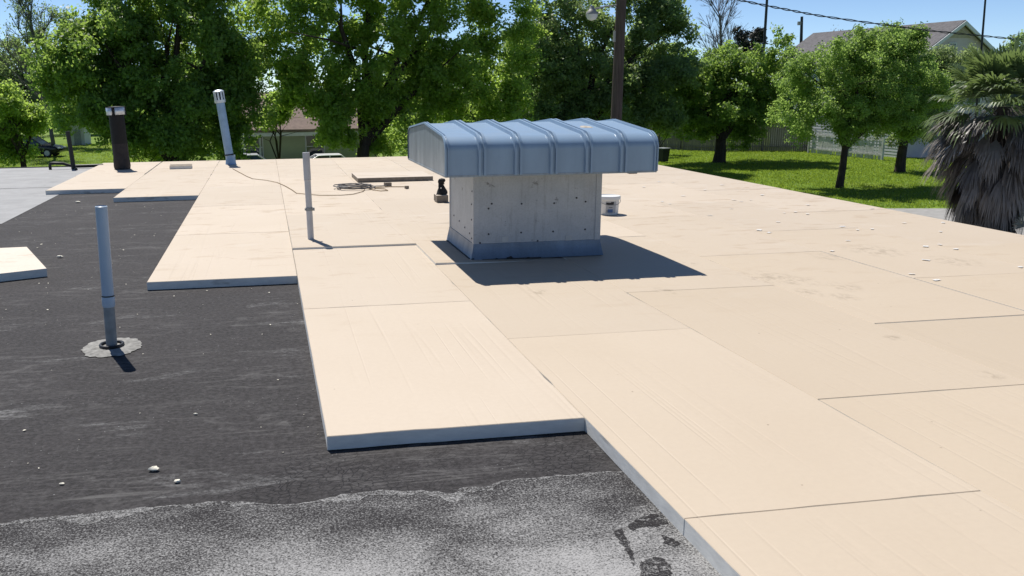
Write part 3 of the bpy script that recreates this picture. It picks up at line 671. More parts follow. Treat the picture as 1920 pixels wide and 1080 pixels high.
# bucket
b = on_z(1146, 403, .003)
bk = empty('bucket', (b[0], b[1]+.12, .003), 0, 'white plastic pail with lid and printed label behind the ventilator', 'bucket')
m = MB(); m.lathe([(.0, .004), (.118, .004), (.122, .0), (.126, .01), (.137, .19), (.142, .192), (.142, .20)], 32); m.build('pail', 'bucket_plastic', bk)
m = MB(); m.lathe([(.147, .178), (.150, .18), (.150, .212), (.146, .222), (.136, .224), (.132, .217), (.0, .217)], 32); m.build('lid', 'bucket_plastic', bk)
def wrap(a0, a1, z0, z1, off, n=8):
    m = MB(); vs = []
    for z in (z0, z1):
        r = .126+(z-.01)/.18*.011+off
        for k in range(n+1): a = R(a0+(a1-a0)*k/n); vs.append((r*math.cos(a), r*math.sin(a), z))
    m.add(vs, [(k, k+1, n+2+k, n+1+k) for k in range(n)], 0, True); return m
lb = wrap(-122, -66, .02, .165, .0012).build('label', 'bucket_label', bk)
wrap(-120, -80, .125, .15, .0024).build('print', 'ink_black', lb); wrap(-96, -80, .148, .158, .0024).build('print', 'ink_black', lb)
wrap(-106, -86, .088, .094, .0024).build('print', 'ink_black', lb); wrap(-112, -84, .03, .07, .0024).build('print', 'ink_blue', lb); wrap(-118, -108, .046, .054, .0024).build('print', 'ink_black', lb)
m = MB(); m.tube([(.150*math.cos(a), .150*math.sin(a), .17-.05*math.sin(math.pi*k/12)) for k, a in enumerate([R(-165+150*i/12) for i in range(13)])], .003, 6); m.build('bail_handle', 'lead_grey', bk)
# hose: coil and the run towards the leaning flue
hs = empty('hose', on_z(665, 353, .006), 0, 'coiled grey hose with a thin tan cord trailing to the leaning flue', 'hose')
hl = Vector(hs.location)
m = MB(); P = []
for k in range(5*28):
    a = 6.283*k/28; r = .27*(1+.10*math.sin(a*.37)+random.uniform(-.02, .02)); P.append((r*math.cos(a)+.03*math.sin(a*.21), r*.95*math.sin(a)+.05*math.cos(a*.33), .010+.009*(k/28)+random.uniform(0, .006)))
m.tube(P, .0075, 6); m.tube([(-.15, .1, .03), (.0, -.05, .06), (.12, .12, .06), (.26, .05, .02), (.42, .12, .012), (.52, .16, .012)], .008, 6); m.build('coil', 'hose_grey', hs)
m = MB(); P = [on_z(a, b, .010) for a, b in ((436, 316), (462, 330), (474, 335), (500, 338), (520, 342), (534, 348), (548, 356), (556, 362), (575, 364), (600, 366), (640, 366), (662, 364), (680, 359), (684, 355))]
m.tube([tuple(Vector(q)-hl) for q in P], .0055, 6); m.build('cord', 'hose_tan', hs)
m = MB(); P = [on_z(a, b, .010) for a, b in ((690, 352), (700, 356), (715, 358), (727, 357), (722, 354), (705, 353), (698, 352), (730, 350), (758, 350))]
m.tube([tuple(Vector(q)-hl) for q in P], .007, 6); m.build('cord', 'hose_tan', hs)
# paper scraps on the right hand boards
SCR = [(110, 208), (150, 220), (350, 277), (470, 200), (505, 208), (553, 200), (690, 310), (595, 350), (645, 363), (720, 265), (778, 260), (838, 270), (1012, 333), (1160, 345), (1087, 350), (1040, 403), (960, 455), (840, 225),
       (1503, 358), (1515, 313), (1427, 432), (1500, 423), (1580, 445), (1430, 500), (1358, 570), (1482, 600), (1903, 535), (325, 150), (410, 125), (95, 108), (165, 113), (455, 243), (610, 175), (1160, 243), (1320, 315), (20, 135), (215, 180)]
def scrap_mesh(seed):
    rd = random.Random(seed); nx, ny = 4, 3; vs = []
    for j in range(ny):
        for i in range(nx):
            vs.append((.022*(i-1.5)+rd.uniform(-.006, .006), .022*(j-1)+rd.uniform(-.006, .006), .001+rd.uniform(0, .004)))
    me = bpy.data.meshes.new('scrap'); me.from_pydata(vs, [], [(j*nx+i, j*nx+i+1, (j+1)*nx+i+1, (j+1)*nx+i) for j in range(ny-1) for i in range(nx-1)]); me.materials.append(M['paper_white']); return me
sm_ = [scrap_mesh(i) for i in range(7)]
for i, (a, b) in enumerate(SCR):
    p = on_z(1200+a/2.6667, 300+b/2.6667, .0045); o = bpy.data.objects.new('paper_scrap', sm_[i % 7]); COL.objects.link(o); o.location = p; o.rotation_euler = (0, 0, random.uniform(0, 6.28)); s_ = random.uniform(.6, 1.1); o.scale = (s_, s_, 1)
    tag(o, 'small white paper scrap lying on the beige boards right of the ventilator', 'paper', 'white scraps scattered over the right hand boards')
# crumbs on the black membrane
for i, (a, b, r, lab) in enumerate(((288, 882, .023, 'largest white foam crumb on the black membrane in the left foreground'), (333, 904, .015, 'white crumb just right of the largest foam crumb'),
                                   (116, 908, .010, 'tiny white crumb left of the largest foam crumb'), (367, 777, .010, 'white crumb on the black membrane left of the board corner'),
                                   (113, 483, .030, 'pale crumb on the membrane beside the loose board'), (146, 380, .035, 'pale crumb near the far edge of the black membrane'))):
    p = on_z(a, b, ZM+.003); blob('foam_crumb', p, (r*1.1, r*.8, r*.4), 'foam_crumb', 40+i, lab, 'debris', 'pale crumbs on the black membrane', (7, 4))
def grit():
    n = 260; x = RNG.uniform(-3.6, .1, n); y = RNG.uniform(-.4, 9.5, n)**1.0; ok = ~((x > -1.25) & (y > 3.5)) & ~((x > -.02) & (y > 0)) ; x, y = x[ok], y[ok]; n = len(x)
    s_ = RNG.gamma(2, .0016, n)+.0015; V = np.zeros((n, 4, 3)); a = RNG.uniform(0, 6.28, n)
    for k in range(4):
        V[:, k, 0] = x+np.cos(a+k*1.571)*s_*RNG.uniform(.6, 1.4, n); V[:, k, 1] = y+np.sin(a+k*1.571)*s_*RNG.uniform(.6, 1.4, n); V[:, k, 2] = ZM+.004+RNG.uniform(0, .004, n)
    tag(quads('grit', V, 'foam_crumb'), 'fine pale grit strewn over the black membrane', 'grit', kind='stuff')
grit()

# ================================================================== TREES
def ell_points(n, lobes, shell=.5, puff=.75):
    """puffs sit on the skins of a set of ellipsoids (centre, radii); clump points sit on the puffs; returns points and outward directions"""
    ar = np.array([l[1][0]*l[1][2]+l[1][0]*l[1][1]+l[1][1]*l[1][2] for l in lobes]); npf = max(8, n//9); k = RNG.choice(len(lobes), npf, p=ar/ar.sum())
    c = np.array([l[0] for l in lobes])[k]; r = np.array([l[1] for l in lobes])[k]; d = unit(RNG.normal(size=(npf, 3)))
    pc = c+d*r*(1-(RNG.random(npf)**1.5)*shell)[:, None]; pr = puff*RNG.uniform(.5, 1.15, npf)
    q = RNG.integers(0, npf, n); e = unit(RNG.normal(size=(n, 3))+np.array([0, 0, .25])); o = pc[q]+e*(pr[q]*RNG.uniform(.55, 1.05, n))[:, None]
    return o, unit(e*.8+d[q]*.4)
def leaves(name, pts, out, per, csize, leaf, mat, parent, flat=.55, upb=.35):
    n = len(pts); C = np.repeat(pts, per, 0); O = np.repeat(out, per, 0); ct = np.repeat(np.clip(RNG.normal(.45, .22, n), 0, 1), per)
    m = n*per; C = C + RNG.normal(size=(m, 3))*np.array([csize, csize, csize*.75])
    N = unit(O*flat + np.array([0, 0, upb]) + RNG.normal(size=(m, 3))*.55); T = unit(np.cross(N, RNG.normal(size=(m, 3)))); B = np.cross(N, T)
    L = (leaf*RNG.uniform(.7, 1.35, m))[:, None]; Wd = L*RNG.uniform(.5, .75, m)[:, None]
    V = np.stack([C-T*L*.5, C+B*Wd*.5+T*L*.06-N*L*.08, C+T*L*.5, C-B*Wd*.5+T*L*.06-N*L*.08], 1)
    return quads(name, V, mat, parent, np.clip(ct+RNG.normal(0, .18, m), 0, 1))
def limbs(root, base, tips, r0, mat, zfork):
    """a trunk and tapered limbs that reach into the crown; base, tips in world space, meshes in root space"""
    o = Vector(root.location); base = Vector(base); fork = base + Vector((random.uniform(-.2, .2), random.uniform(-.2, .2), zfork))
    m = MB(); mid = base.lerp(fork, .5)+Vector((random.uniform(-.08, .08), random.uniform(-.08, .08), 0))
    m.tube([base-o-Vector((0, 0, .1)), base-o+Vector((0, 0, .15)), mid-o, fork-o], [r0*1.35, r0*1.1, r0*.95, r0*.85], 10); m.build('trunk', mat, root)
    for t in tips:
        t = Vector(t); m = MB(); d = t-fork; a = fork+d*.35+Vector((random.uniform(-.3, .3), random.uniform(-.3, .3), .12*d.length)); b_ = fork+d*.7+Vector((random.uniform(-.4, .4), random.uniform(-.4, .4), .08*d.length))
        m.tube([fork-o-Vector((0, 0, .1)), a-o, b_-o, t-o], [r0*.62, r0*.45, r0*.28, r0*.08], 7)
        for q in range(3):
            s_ = (a, b_, a.lerp(b_, .5))[q]; e = s_+Vector((random.gauss(0, 1), random.gauss(0, 1), random.uniform(.1, .9)))*d.length*.25; m.tube([s_-o, s_.lerp(e, .5)-o+Vector((0, 0, .1)), e-o], [r0*.22, r0*.14, r0*.04], 5)
        m.build('limb', mat, root)
def tree(name, label, base_px, Y, lobes_px, mat, nclump, per, csize, leaf, r0, zfork=2.0, bark='bark', shell=.5, depth=.8, group='trees beyond the roof', base_x=None, upb=.35, flat=.55):
    """lobes given as photo ellipses (x, y, half width, half height[, shift in depth]); their size in metres follows from the tree's distance"""
    bx = on_y(base_px, 200, Y)[0]; base = np.array([bx, Y, GZ]); root = empty(name, base, 0, label, 'tree', group); L = []
    for lp in lobes_px:
        dy = lp[4] if len(lp) > 4 else random.uniform(-.8, .8); c = on_y(lp[0], lp[1], Y+dy); s_ = px_size(c); L.append((c, np.array([lp[2]*s_, (lp[2]+lp[3])*.5*s_*depth, lp[3]*s_])))
    for q in range(max(3, len(L)*2//3)):                                  # stray boughs that break the outline
        c0, r0_ = L[RNG.integers(0, len(lobes_px))]; d = unit(RNG.normal(size=3)+np.array([0, 0, .2])); k = RNG.uniform(.28, .45); L.append((c0+d*r0_*RNG.uniform(1.0, 1.22), r0_*k))
    pts, out = ell_points(nclump, L, shell, csize*2.6); ok = pts[:, 2] > GZ+.5; pts, out = pts[ok], out[ok]
    leaves('crown', pts-base, out, per, csize*.62, leaf, mat, root, flat, upb)
    order = sorted(L, key=lambda l: -l[1].prod())[:7]; limbs(root, base, [l[0]+np.array([0, 0, l[1][2]*.3]) for l in order], r0, bark, zfork); return root
# big bright tree in the middle
tree('broadleaf_tree', 'large bright green tree behind the slim grey pipe, its trunk right of the pipe', 675, 39,
     [(560, 60, 95, 80), (500, 40, 60, 70), (640, 20, 110, 90), (720, 110, 120, 95), (610, 150, 85, 80), (820, 60, 120, 100), (900, 130, 110, 90), (760, 200, 130, 55), (640, 215, 80, 45), (890, 210, 110, 50), (960, 170, 60, 60), (560, 130, 55, 55), (700, -80, 170, 90), (860, -60, 130, 90), (985, 60, 40, 70), (560, 190, 32, 30), (602, 205, 55, 28), (545, 150, 35, 30), (662, 232, 40, 20), (528, 150, 34, 30), (575, 172, 40, 26)],
     'leaf_bright', 2800, 44, .28, .17, .34, 2.2)
# big dark tree on the left
tree('broadleaf_tree', 'large dark green tree behind the black flue stack and the leaning blue flue', 325, 37,
     [(300, 60, 120, 90), (200, 110, 90, 85), (150, 170, 70, 70), (400, 110, 85, 95), (350, 190, 130, 70), (240, 220, 110, 50), (440, 180, 55, 70), (390, 250, 90, 42), (290, 255, 90, 38), (330, -40, 130, 70), (450, 120, 40, 60), (220, 30, 70, 60), (115, 120, 40, 40), (200, 200, 60, 60)],
     'leaf_deep', 2700, 44, .28, .165, .34, 1.6)
tree('broadleaf_tree', 'dull green tree behind the utility pole and lamp', 1090, 46,
     [(1080, 70, 80, 70), (1170, 40, 90, 60), (1240, 90, 80, 70), (1120, 150, 100, 70), (1210, 180, 90, 60), (1050, 190, 80, 60), (1255, 20, 50, 40), (1010, 120, 60, 70), (1120, 215, 120, 45), (1190, -20, 60, 40), (1030, 10, 60, 60)],
     'leaf_dull', 2400, 40, .30, .18, .32, 2.4)
tree('round_tree', 'round dark green tree with short forked trunk in front of the board fence', 1355, 49.4,
     [(1310, 150, 60, 50), (1375, 130, 75, 45), (1430, 160, 55, 55), (1350, 195, 85, 50), (1285, 195, 48, 45), (1410, 210, 75, 42), (1330, 235, 60, 28), (1445, 125, 55, 40), (1380, 250, 45, 22), (1250, 150, 40, 50), (1470, 190, 45, 50)],
     'leaf_deep', 2000, 42, .26, .17, .36, 1.5, depth=1.25)
tree('yard_tree', 'bright green yard tree with dark bare trunk standing on the right lawn', 1588, 34.8,
     [(1580, 150, 90, 65), (1640, 110, 90, 55), (1520, 190, 62, 55), (1650, 190, 85, 60), (1590, 208, 95, 44), (1500, 145, 48, 50), (1690, 222, 55, 38), (1660, 80, 60, 32), (1495, 222, 40, 34), (1585, 250, 30, 16), (1560, 115, 55, 40), (1730, 170, 40, 50), (1500, 248, 26, 22)],
     'leaf_yard', 2800, 40, .19, .105, .17, 1.9, shell=.75, upb=.2, depth=1.25)
tree('yard_tree', 'paler olive tree beside the gable house, left of the palm', 1700, 41,
     [(1740, 130, 55, 45), (1770, 170, 50, 60), (1720, 190, 60, 60), (1700, 240, 60, 45), (1790, 120, 40, 30), (1680, 130, 40, 40)],
     'leaf_olive', 1250, 38, .22, .115, .26, 1.9, shell=.75)
tree('small_tree', 'small light green tree at the left edge of the lawn beside the parked car', 38, 46,
     [(20, 230, 50, 45), (45, 265, 38, 30), (-20, 260, 50, 50), (0, 190, 40, 35), (10, 290, 45, 20), (60, 225, 25, 25)], 'leaf_bright', 520, 40, .25, .15, .16, 1.5)
tree('broadleaf_tree', 'tall green tree at the upper left beyond the parked car', 60, 80,
     [(40, 130, 70, 60), (110, 90, 60, 50), (-30, 170, 60, 60), (90, 180, 70, 50), (150, 60, 40, 50), (60, 210, 70, 35), (10, 110, 40, 30)], 'leaf_dull', 900, 40, .36, .22, .3, 2.5, shell=.7)
tree('small_tree', 'small light green sapling in the gap between the two largest trees', 520, 41.5, [(515, 205, 28, 24), (500, 222, 22, 16), (535, 190, 20, 18)], 'leaf_bright', 130, 40, .18, .14, .07, 1.2)
# row behind, closing the view
for i, (px, Y, w, top, mt, lab) in enumerate(((190, 104, 120, 110, 'leaf_deep', 'farthest dark tree behind the white shed on the left'), (360, 72, 130, 90, 'leaf_deep', 'dark background tree seen behind the leaning blue flue'),
        (760, 74, 130, 100, 'leaf_deep', 'dark background tree filling the gap under the large bright tree'), (930, 70, 120, 90, 'leaf_dull', 'dark background tree behind the left end of the ventilator hood'),
        (1060, 76, 110, 100, 'leaf_deep', 'dark background tree behind the middle of the ventilator hood'), (1190, 80, 100, 100, 'leaf_dull', 'background tree behind the foot of the utility pole'), (1300, 74, 70, 130, 'leaf_dull', 'background tree left of the round tree by the fence'), (-40, 100, 110, 120, 'leaf_dull', 'farthest tree at the left edge behind the car'), (1930, 70, 90, 60, 'leaf_dull', 'background tree behind the shaggy palm at the right edge'))):
    tree('background_tree', lab, px, Y, [(px, top+70, w*.8, 60), (px-w*.45, top+110, w*.55, 60), (px+w*.45, top+105, w*.55, 60), (px, top+140, w, 45), (px+w*.2, top+40, w*.5, 40)], mt, 620, 34, .45, .30, .3, 2.0)
# low shrubs under the trees
def shrub(label, px, Y, lob, mat, n):
    tree('shrub', label, px, Y, lob, mat, n, 34, .2, .13, .05, .5, group='shrubs under the trees', shell=.7)['category'] = 'shrub'
shrub('light green shrub at the foot of the large bright tree', 720, 40, [(715, 270, 26, 20), (735, 255, 22, 20), (700, 282, 20, 14)], 'leaf_bright', 120)
shrub('dark shrub to the right of the big tree trunk', 860, 42, [(850, 262, 60, 36), (790, 270, 50, 30), (760, 278, 30, 20)], 'leaf_deep', 240)
shrub('dark shrub at the foot of the black flue stack', 275, 38, [(275, 285, 36, 22), (235, 278, 24, 18), (340, 285, 40, 24)], 'leaf_deep', 200)
shrub('dark shrub behind the ventilator hood', 960, 44, [(960, 240, 70, 40), (1060, 245, 60, 40)], 'leaf_dull', 260)
shrub('light green shrub behind the right end of the hood', 1240, 56, [(1245, 232, 18, 24), (1230, 215, 18, 20)], 'leaf_bright', 110)

# bare trees
def bare(name, label, px, Y, py_top, r0, mat, depth=6, spread=.5, n=4, seed=1, base_py=None, leafmat=None, leaf=.12, nper=3, fan=.62, zstart=.35):
    rd = random.Random(seed); b = on_y(px, 200, Y); base = Vector((b[0], Y, GZ)); top = on_y(px, py_top, Y)[2]; H = top-GZ
    root = empty(name, base, 0, label, 'tree', 'trees beyond the roof'); m = MB(); tw = MB(); ends = []
    def grow(p, d, L, r, lv, mesh):
        k = 3 if lv < 2 else 2; P = [p]; q = p; dd = d.copy()
        for i in range(k): dd = (dd+Vector((rd.gauss(0, .06), rd.gauss(0, .06), .05))).normalized(); q = q+dd*L/k; P.append(q)
        mesh.tube(P, [r*(1-.55*i/k) for i in range(k+1)], 6 if lv == 0 else 4 if lv < 2 else 3, 0, False)
        ends.append(q)
        if lv >= depth: return
        for j in range(n if lv < 2 else 4):
            f = rd.uniform(.25, 1.0) if lv else rd.uniform(zstart, 1.0); s_ = P[min(int(f*k), k)] if lv else p.lerp(q, f)
            a = rd.uniform(0, 6.283); perp = dd.orthogonal().normalized(); perp.rotate(Matrix.Rotation(a, 3, dd)); nd = (dd+perp*spread*rd.uniform(.6, 1.3)).normalized()
            grow(s_, nd, L*fan*rd.uniform(.75, 1.1)*(1.25-.45*f), r*(.34 if lv == 0 else .5), lv+1, tw)
    grow(Vector((0, 0, 0)), Vector((0, 0, 1)), H*.80, r0, 0, m); m.build('trunk', mat, root); tw.build('twigs', mat, root)
    if leafmat:
        E = np.array([tuple(e) for e in ends]); E = E[E[:, 2] > H*.3]; leaves('crown', E, unit(RNG.normal(size=E.shape)), nper, .22, leaf, leafmat, root)
    return root
simple('twig_grey', (.13, .12, .125), .9); simple('twig_brown', (.13, .10, .09), .9)
bare('bare_tree', 'tall leafless grey tree against the sky right of the utility pole', 1356, 95, -30, .20, 'twig_grey', 4, .60, 11, 3, zstart=.40, fan=.50)
bare('bare_tree', 'thin twiggy tree against the sky in the upper left corner', 95, 70, -60, .18, 'twig_grey', 4, .60, 9, 5, leafmat='leaf_dull', leaf=.15, nper=2, zstart=.35, fan=.52)
bare('blossom_tree', 'sparse pinkish budding tree in front of the gable house roof', 1545, 66, 68, .14, 'twig_brown', 3, .75, 9, 9, leafmat='leaf_blossom', leaf=.13, nper=2, zstart=.35, fan=.55)
tree('cedar_tree', 'dark ragged cedar beside the thin pole right of the leafless tree', 1402, 88, [(1402, 75, 30, 18), (1420, 64, 10, 16), (1385, 84, 26, 14), (1400, 110, 36, 22), (1430, 92, 12, 12)], 'leaf_dark_conifer', 260, 34, .28, .22, .2, 3)

# ------------------------------------------------------------------ palms
def fan_leaf(V, TI, base, d, up, Lp, Lb, nb, arc, droop, tint, width=.03, petiole=True):
    """palmate frond: petiole then blades radiating in a fan; appended as quads"""
    base = np.asarray(base, float); d = unit(np.asarray(d, float)); side = unit(np.cross(d, up)); nrm = np.cross(side, d); hub = base+d*Lp+np.array([0, 0, -droop*.25*Lp])
    if petiole:
        w = .018; V.append([base-side*w, base+side*w, hub+side*w*.6, hub-side*w*.6]); TI.append(tint*.8)
    for k in range(nb):
        a = (k/(nb-1)-.5)*arc; e = unit(d*math.cos(a)+side*math.sin(a)+nrm*RNG.normal(0, .06)); L = Lb*(1-.25*abs(a)/(arc/2))*RNG.uniform(.85, 1.1); ww = np.cross(e, nrm)*width*RNG.uniform(.7, 1.3)
        m1 = hub+e*L*.5-np.array([0, 0, droop*L*.10]); m2 = hub+e*L*.8-np.array([0, 0, droop*L*.32]); m3 = hub+e*L*.95-np.array([0, 0, droop*L*.65]); t = tint+RNG.normal(0, .12)
        V.append([hub-ww*.3, hub+ww*.3, m1+ww, m1-ww]); V.append([m1-ww, m1+ww, m2+ww*.7, m2-ww*.7]); V.append([m2-ww*.7, m2+ww*.7, m3+ww*.12, m3-ww*.12]); TI += [t]*3
def palm():
    b = on_z(1842, 452, GZ); root = empty('fan_palm', b, 0, 'shaggy fan palm with a thick skirt of dead grey fronds at the right edge', 'palm tree'); s_ = px_size(b)
    H = (452-205)*s_; V = []; TI = []
    m = MB(); m.tube([(0, 0, -.1), (.05, 0, H*.5), (.1, 0, H)], [.30, .24, .22], 12); m.build('trunk', 'bark', root)
    crown = np.array([.1, 0, H])
    for i in range(74):                       # living fronds
        a = RNG.uniform(0, 6.283); el = RNG.uniform(-.25, 1.35); d = np.array([math.cos(a)*math.cos(el), math.sin(a)*math.cos(el), math.sin(el)])
        fan_leaf(V, TI, crown+d*.1, d, (0, 0, 1.) if el < 1.2 else (math.cos(a), math.sin(a), .2), RNG.uniform(.8, 1.25), RNG.uniform(.85, 1.2), 30, 2.9, max(.10, .6-el*.4), RNG.uniform(.15, .9), .036)
    quads('green_fronds', np.array(V), 'palm_green', root, np.clip(TI, 0, 1))
    V = []; TI = []
    for i in range(420):                       # dead skirt
        z = H*(1.02-RNG.random()**1.1*.86); f = z/H; a = RNG.uniform(0, 6.283); el = -1.45+1.05*max(0, (f-.55)/.45)**1.3+RNG.normal(0, .11); out = np.array([math.cos(a), math.sin(a), 0])
        d = np.array([math.cos(a)*math.cos(el), math.sin(a)*math.cos(el), math.sin(el)]); R0 = .25+.85*max(0, min(1, (f-.05)/.6))*RNG.uniform(.3, 1)
        fan_leaf(V, TI, np.array([.1*f, 0, z])+out*R0*.6, d, out+np.array([0, 0, .3]), RNG.uniform(.5, 1.05), RNG.uniform(.8, 1.15), 16, RNG.uniform(.6, 1.4), RNG.uniform(.4, .8), RNG.uniform(.0, 1.0), .027)
    quads('dead_fronds', np.array(V), 'palm_dead', root, np.clip(TI, 0, 1))
    m = MB(); m.tube([(.15, -.55, H*.78), (.17, -.62, H*.5), (.16, -.66, H*.28)], [.02, .035, .03], 6); m.build('bare_petiole', 'bark_pale', root)
palm()
def small_palm():
    b = on_z(1912, 462, GZ); root = empty('small_palm', b, 0, 'low grey fan palm leaf at the foot of the shaggy palm', 'palm'); V = []; TI = []; h = (462-412)*px_size(b)
    fan_leaf(V, TI, (0, 0, h*.3), (-.15, -.2, .9), (0, -1, .1), h*.5, .62, 22, 2.9, .25, .9, .022); fan_leaf(V, TI, (.1, 0, h*.2), (.8, -.3, .6), (0, 0, 1), h*.5, .6, 20, 2.6, .4, .6, .022); fan_leaf(V, TI, (-.1, .2, h*.2), (-.5, .6, .6), (0, 0, 1), h*.5, .55, 20, 2.6, .4, .5, .022)
    quads('fronds', np.array(V), 'palm_pale', root, np.clip(TI, 0, 1)); m = MB(); m.tube([(0, 0, -.05), (0, 0, h*.3)], [.08, .05], 7); m.build('stem', 'bark', root)
mat_leaf('palm_pale', (.10, .11, .09), (.27, .28, .24), (.2, .22, .12), .25)
small_palm()

# ================================================================== HOUSES, FENCES, POLES
def window(parent, c, w, h, axis_u, n_out, depth=.05, frame='trim_white', bars=True):
    """frame and pane on a wall: c centre, axis_u horizontal unit vector, n_out outward normal (local space)"""
    u = Vector(axis_u); nn = Vector(n_out); M4 = Matrix(((u.x, nn.x, 0, c[0]), (u.y, nn.y, 0, c[1]), (0, 0, 1, c[2]), (0, 0, 0, 1)))
    m = MB(); t = .07
    for x in (-w/2, w/2): m.box((x, .035, 0), (t, depth, h+t), 0, 0, M4)
    for z in (-h/2, h/2): m.box((0, .035, z), (w-t, depth, t), 0, 0, M4)
    if bars: m.box((0, .036, 0), (w-t, depth*.7, .04), 0, 0, M4)
    f = m.build('window', frame, parent); m = MB(); m.box((0, .024, 0), (w-t, .012, h-t), 0, 0, M4); m.build('pane', 'window_glass', f)
def siding(m, M4, w, h, z0, t=.018, step=.16):
    z = z0
    while z < z0+h-.01:
        hh = min(step, z0+h-z); a = [(-w/2, 0, z), (w/2, 0, z), (w/2, t, z), (-w/2, t, z), (-w/2, 0, z+hh), (w/2, 0, z+hh), (w/2, .002, z+hh), (-w/2, .002, z+hh)]
        m.add([M4 @ Vector(q) for q in a], [(3, 2, 1, 0), (4, 5, 6, 7), (0, 1, 5, 4), (1, 2, 6, 5), (2, 3, 7, 6), (3, 0, 4, 7)]); z += step
# gable house on the right
def gable_house():
    near = on_z(1690, 306, GZ); v = unit(np.array([near[0]-EYE[0], near[1]-EYE[1], 0])); r_ = np.array([v[1], -v[0], 0]); th = R(46)
    ax = -r_*math.cos(th)+v*math.sin(th)            # along the ridge, away to the left
    az = math.atan2(ax[1], ax[0]); near = near+v*4.2; root = empty('gable_house', near, az, 'tall grey gable house with shingle roof and attic window behind the right trees', 'house')
    # local x = along the ridge, local y = across; near corner at origin; the house extends to local -y (to the right)
    Lr, Wg, He, Hr = 13.5, 7.0, 6.3, 8.6
    m = MB(); m.add([(0, 0, 0), (Lr, 0, 0), (Lr, -Wg, 0), (0, -Wg, 0), (0, 0, He), (Lr, 0, He), (Lr, -Wg, He), (0, -Wg, He), (0, -Wg/2, Hr), (Lr, -Wg/2, Hr)],
          [(0, 1, 5, 4), (2, 3, 7, 6), (0, 4, 8, 7, 3), (1, 2, 6, 9, 5), (4, 5, 9, 8), (6, 7, 8, 9)]); m.build('wall', 'siding_grey', root)
    m = MB(); siding(m, Matrix(((1, 0, 0, Lr/2), (0, 1, 0, .003), (0, 0, 1, 0), (0, 0, 0, 1))), Lr, He, 0, .02, .2); m.build('siding', 'siding_white', root)
    for sgn, y0 in ((1, .35), (-1, -Wg-.35)):
        m = MB(); k = .35*(Hr-He)/(Wg/2); t = .14
        a = [(-.4, y0, He-k), (Lr+.4, y0, He-k), (Lr+.4, -Wg/2, Hr+.01), (-.4, -Wg/2, Hr+.01)]; m.add(a+[(x, y, z+t) for x, y, z in a], [(0, 1, 2, 3), (7, 6, 5, 4), (0, 4, 5, 1), (1, 5, 6, 2), (2, 6, 7, 3), (3, 7, 4, 0)]); m.build('roof', 'shingle', root)
        for x in (-.42, Lr+.42):
            m = MB(); d = .05; a = [(x-d, y0, He-k-.16), (x+d, y0, He-k-.16), (x+d, -Wg/2, Hr-.15), (x-d, -Wg/2, Hr-.15)]; m.add(a+[(p_, q, z+.25) for p_, q, z in a], [(0, 1, 2, 3), (7, 6, 5, 4), (0, 4, 5, 1), (1, 5, 6, 2), (2, 6, 7, 3), (3, 7, 4, 0)]); m.build('rake_board', 'trim_white', root)
    m = MB(); m.add([(-.03, -Wg/2-1.0, Hr-.95), (-.03, -Wg/2+1.0, Hr-.95), (-.03, -Wg/2, Hr-.35), (-.002, -Wg/2-1.0, Hr-.95), (-.002, -Wg/2+1.0, Hr-.95), (-.002, -Wg/2, Hr-.35)], [(0, 1, 2), (5, 4, 3), (0, 3, 4, 1), (1, 4, 5, 2), (2, 5, 3, 0)]); m.build('gable_vent', 'louver_tan', root)
    window(root, (0, -Wg/2+.45, Hr-1.55), .55, .55, (0, 1, 0), (-1, 0, 0)); window(root, (0, -Wg/2+1.9, 4.2), 1.0, 1.5, (0, 1, 0), (-1, 0, 0)); window(root, (0, -Wg/2-1.9, 4.2), 1.0, 1.5, (0, 1, 0), (-1, 0, 0))
    window(root, (2.2, 0, 4.4), 1.1, 1.5, (1, 0, 0), (0, 1, 0)); window(root, (5.6, 0, 4.4), 1.1, 1.5, (1, 0, 0), (0, 1, 0)); window(root, (4, 0, 1.6), 1.1, 1.4, (1, 0, 0), (0, 1, 0))
gable_house()
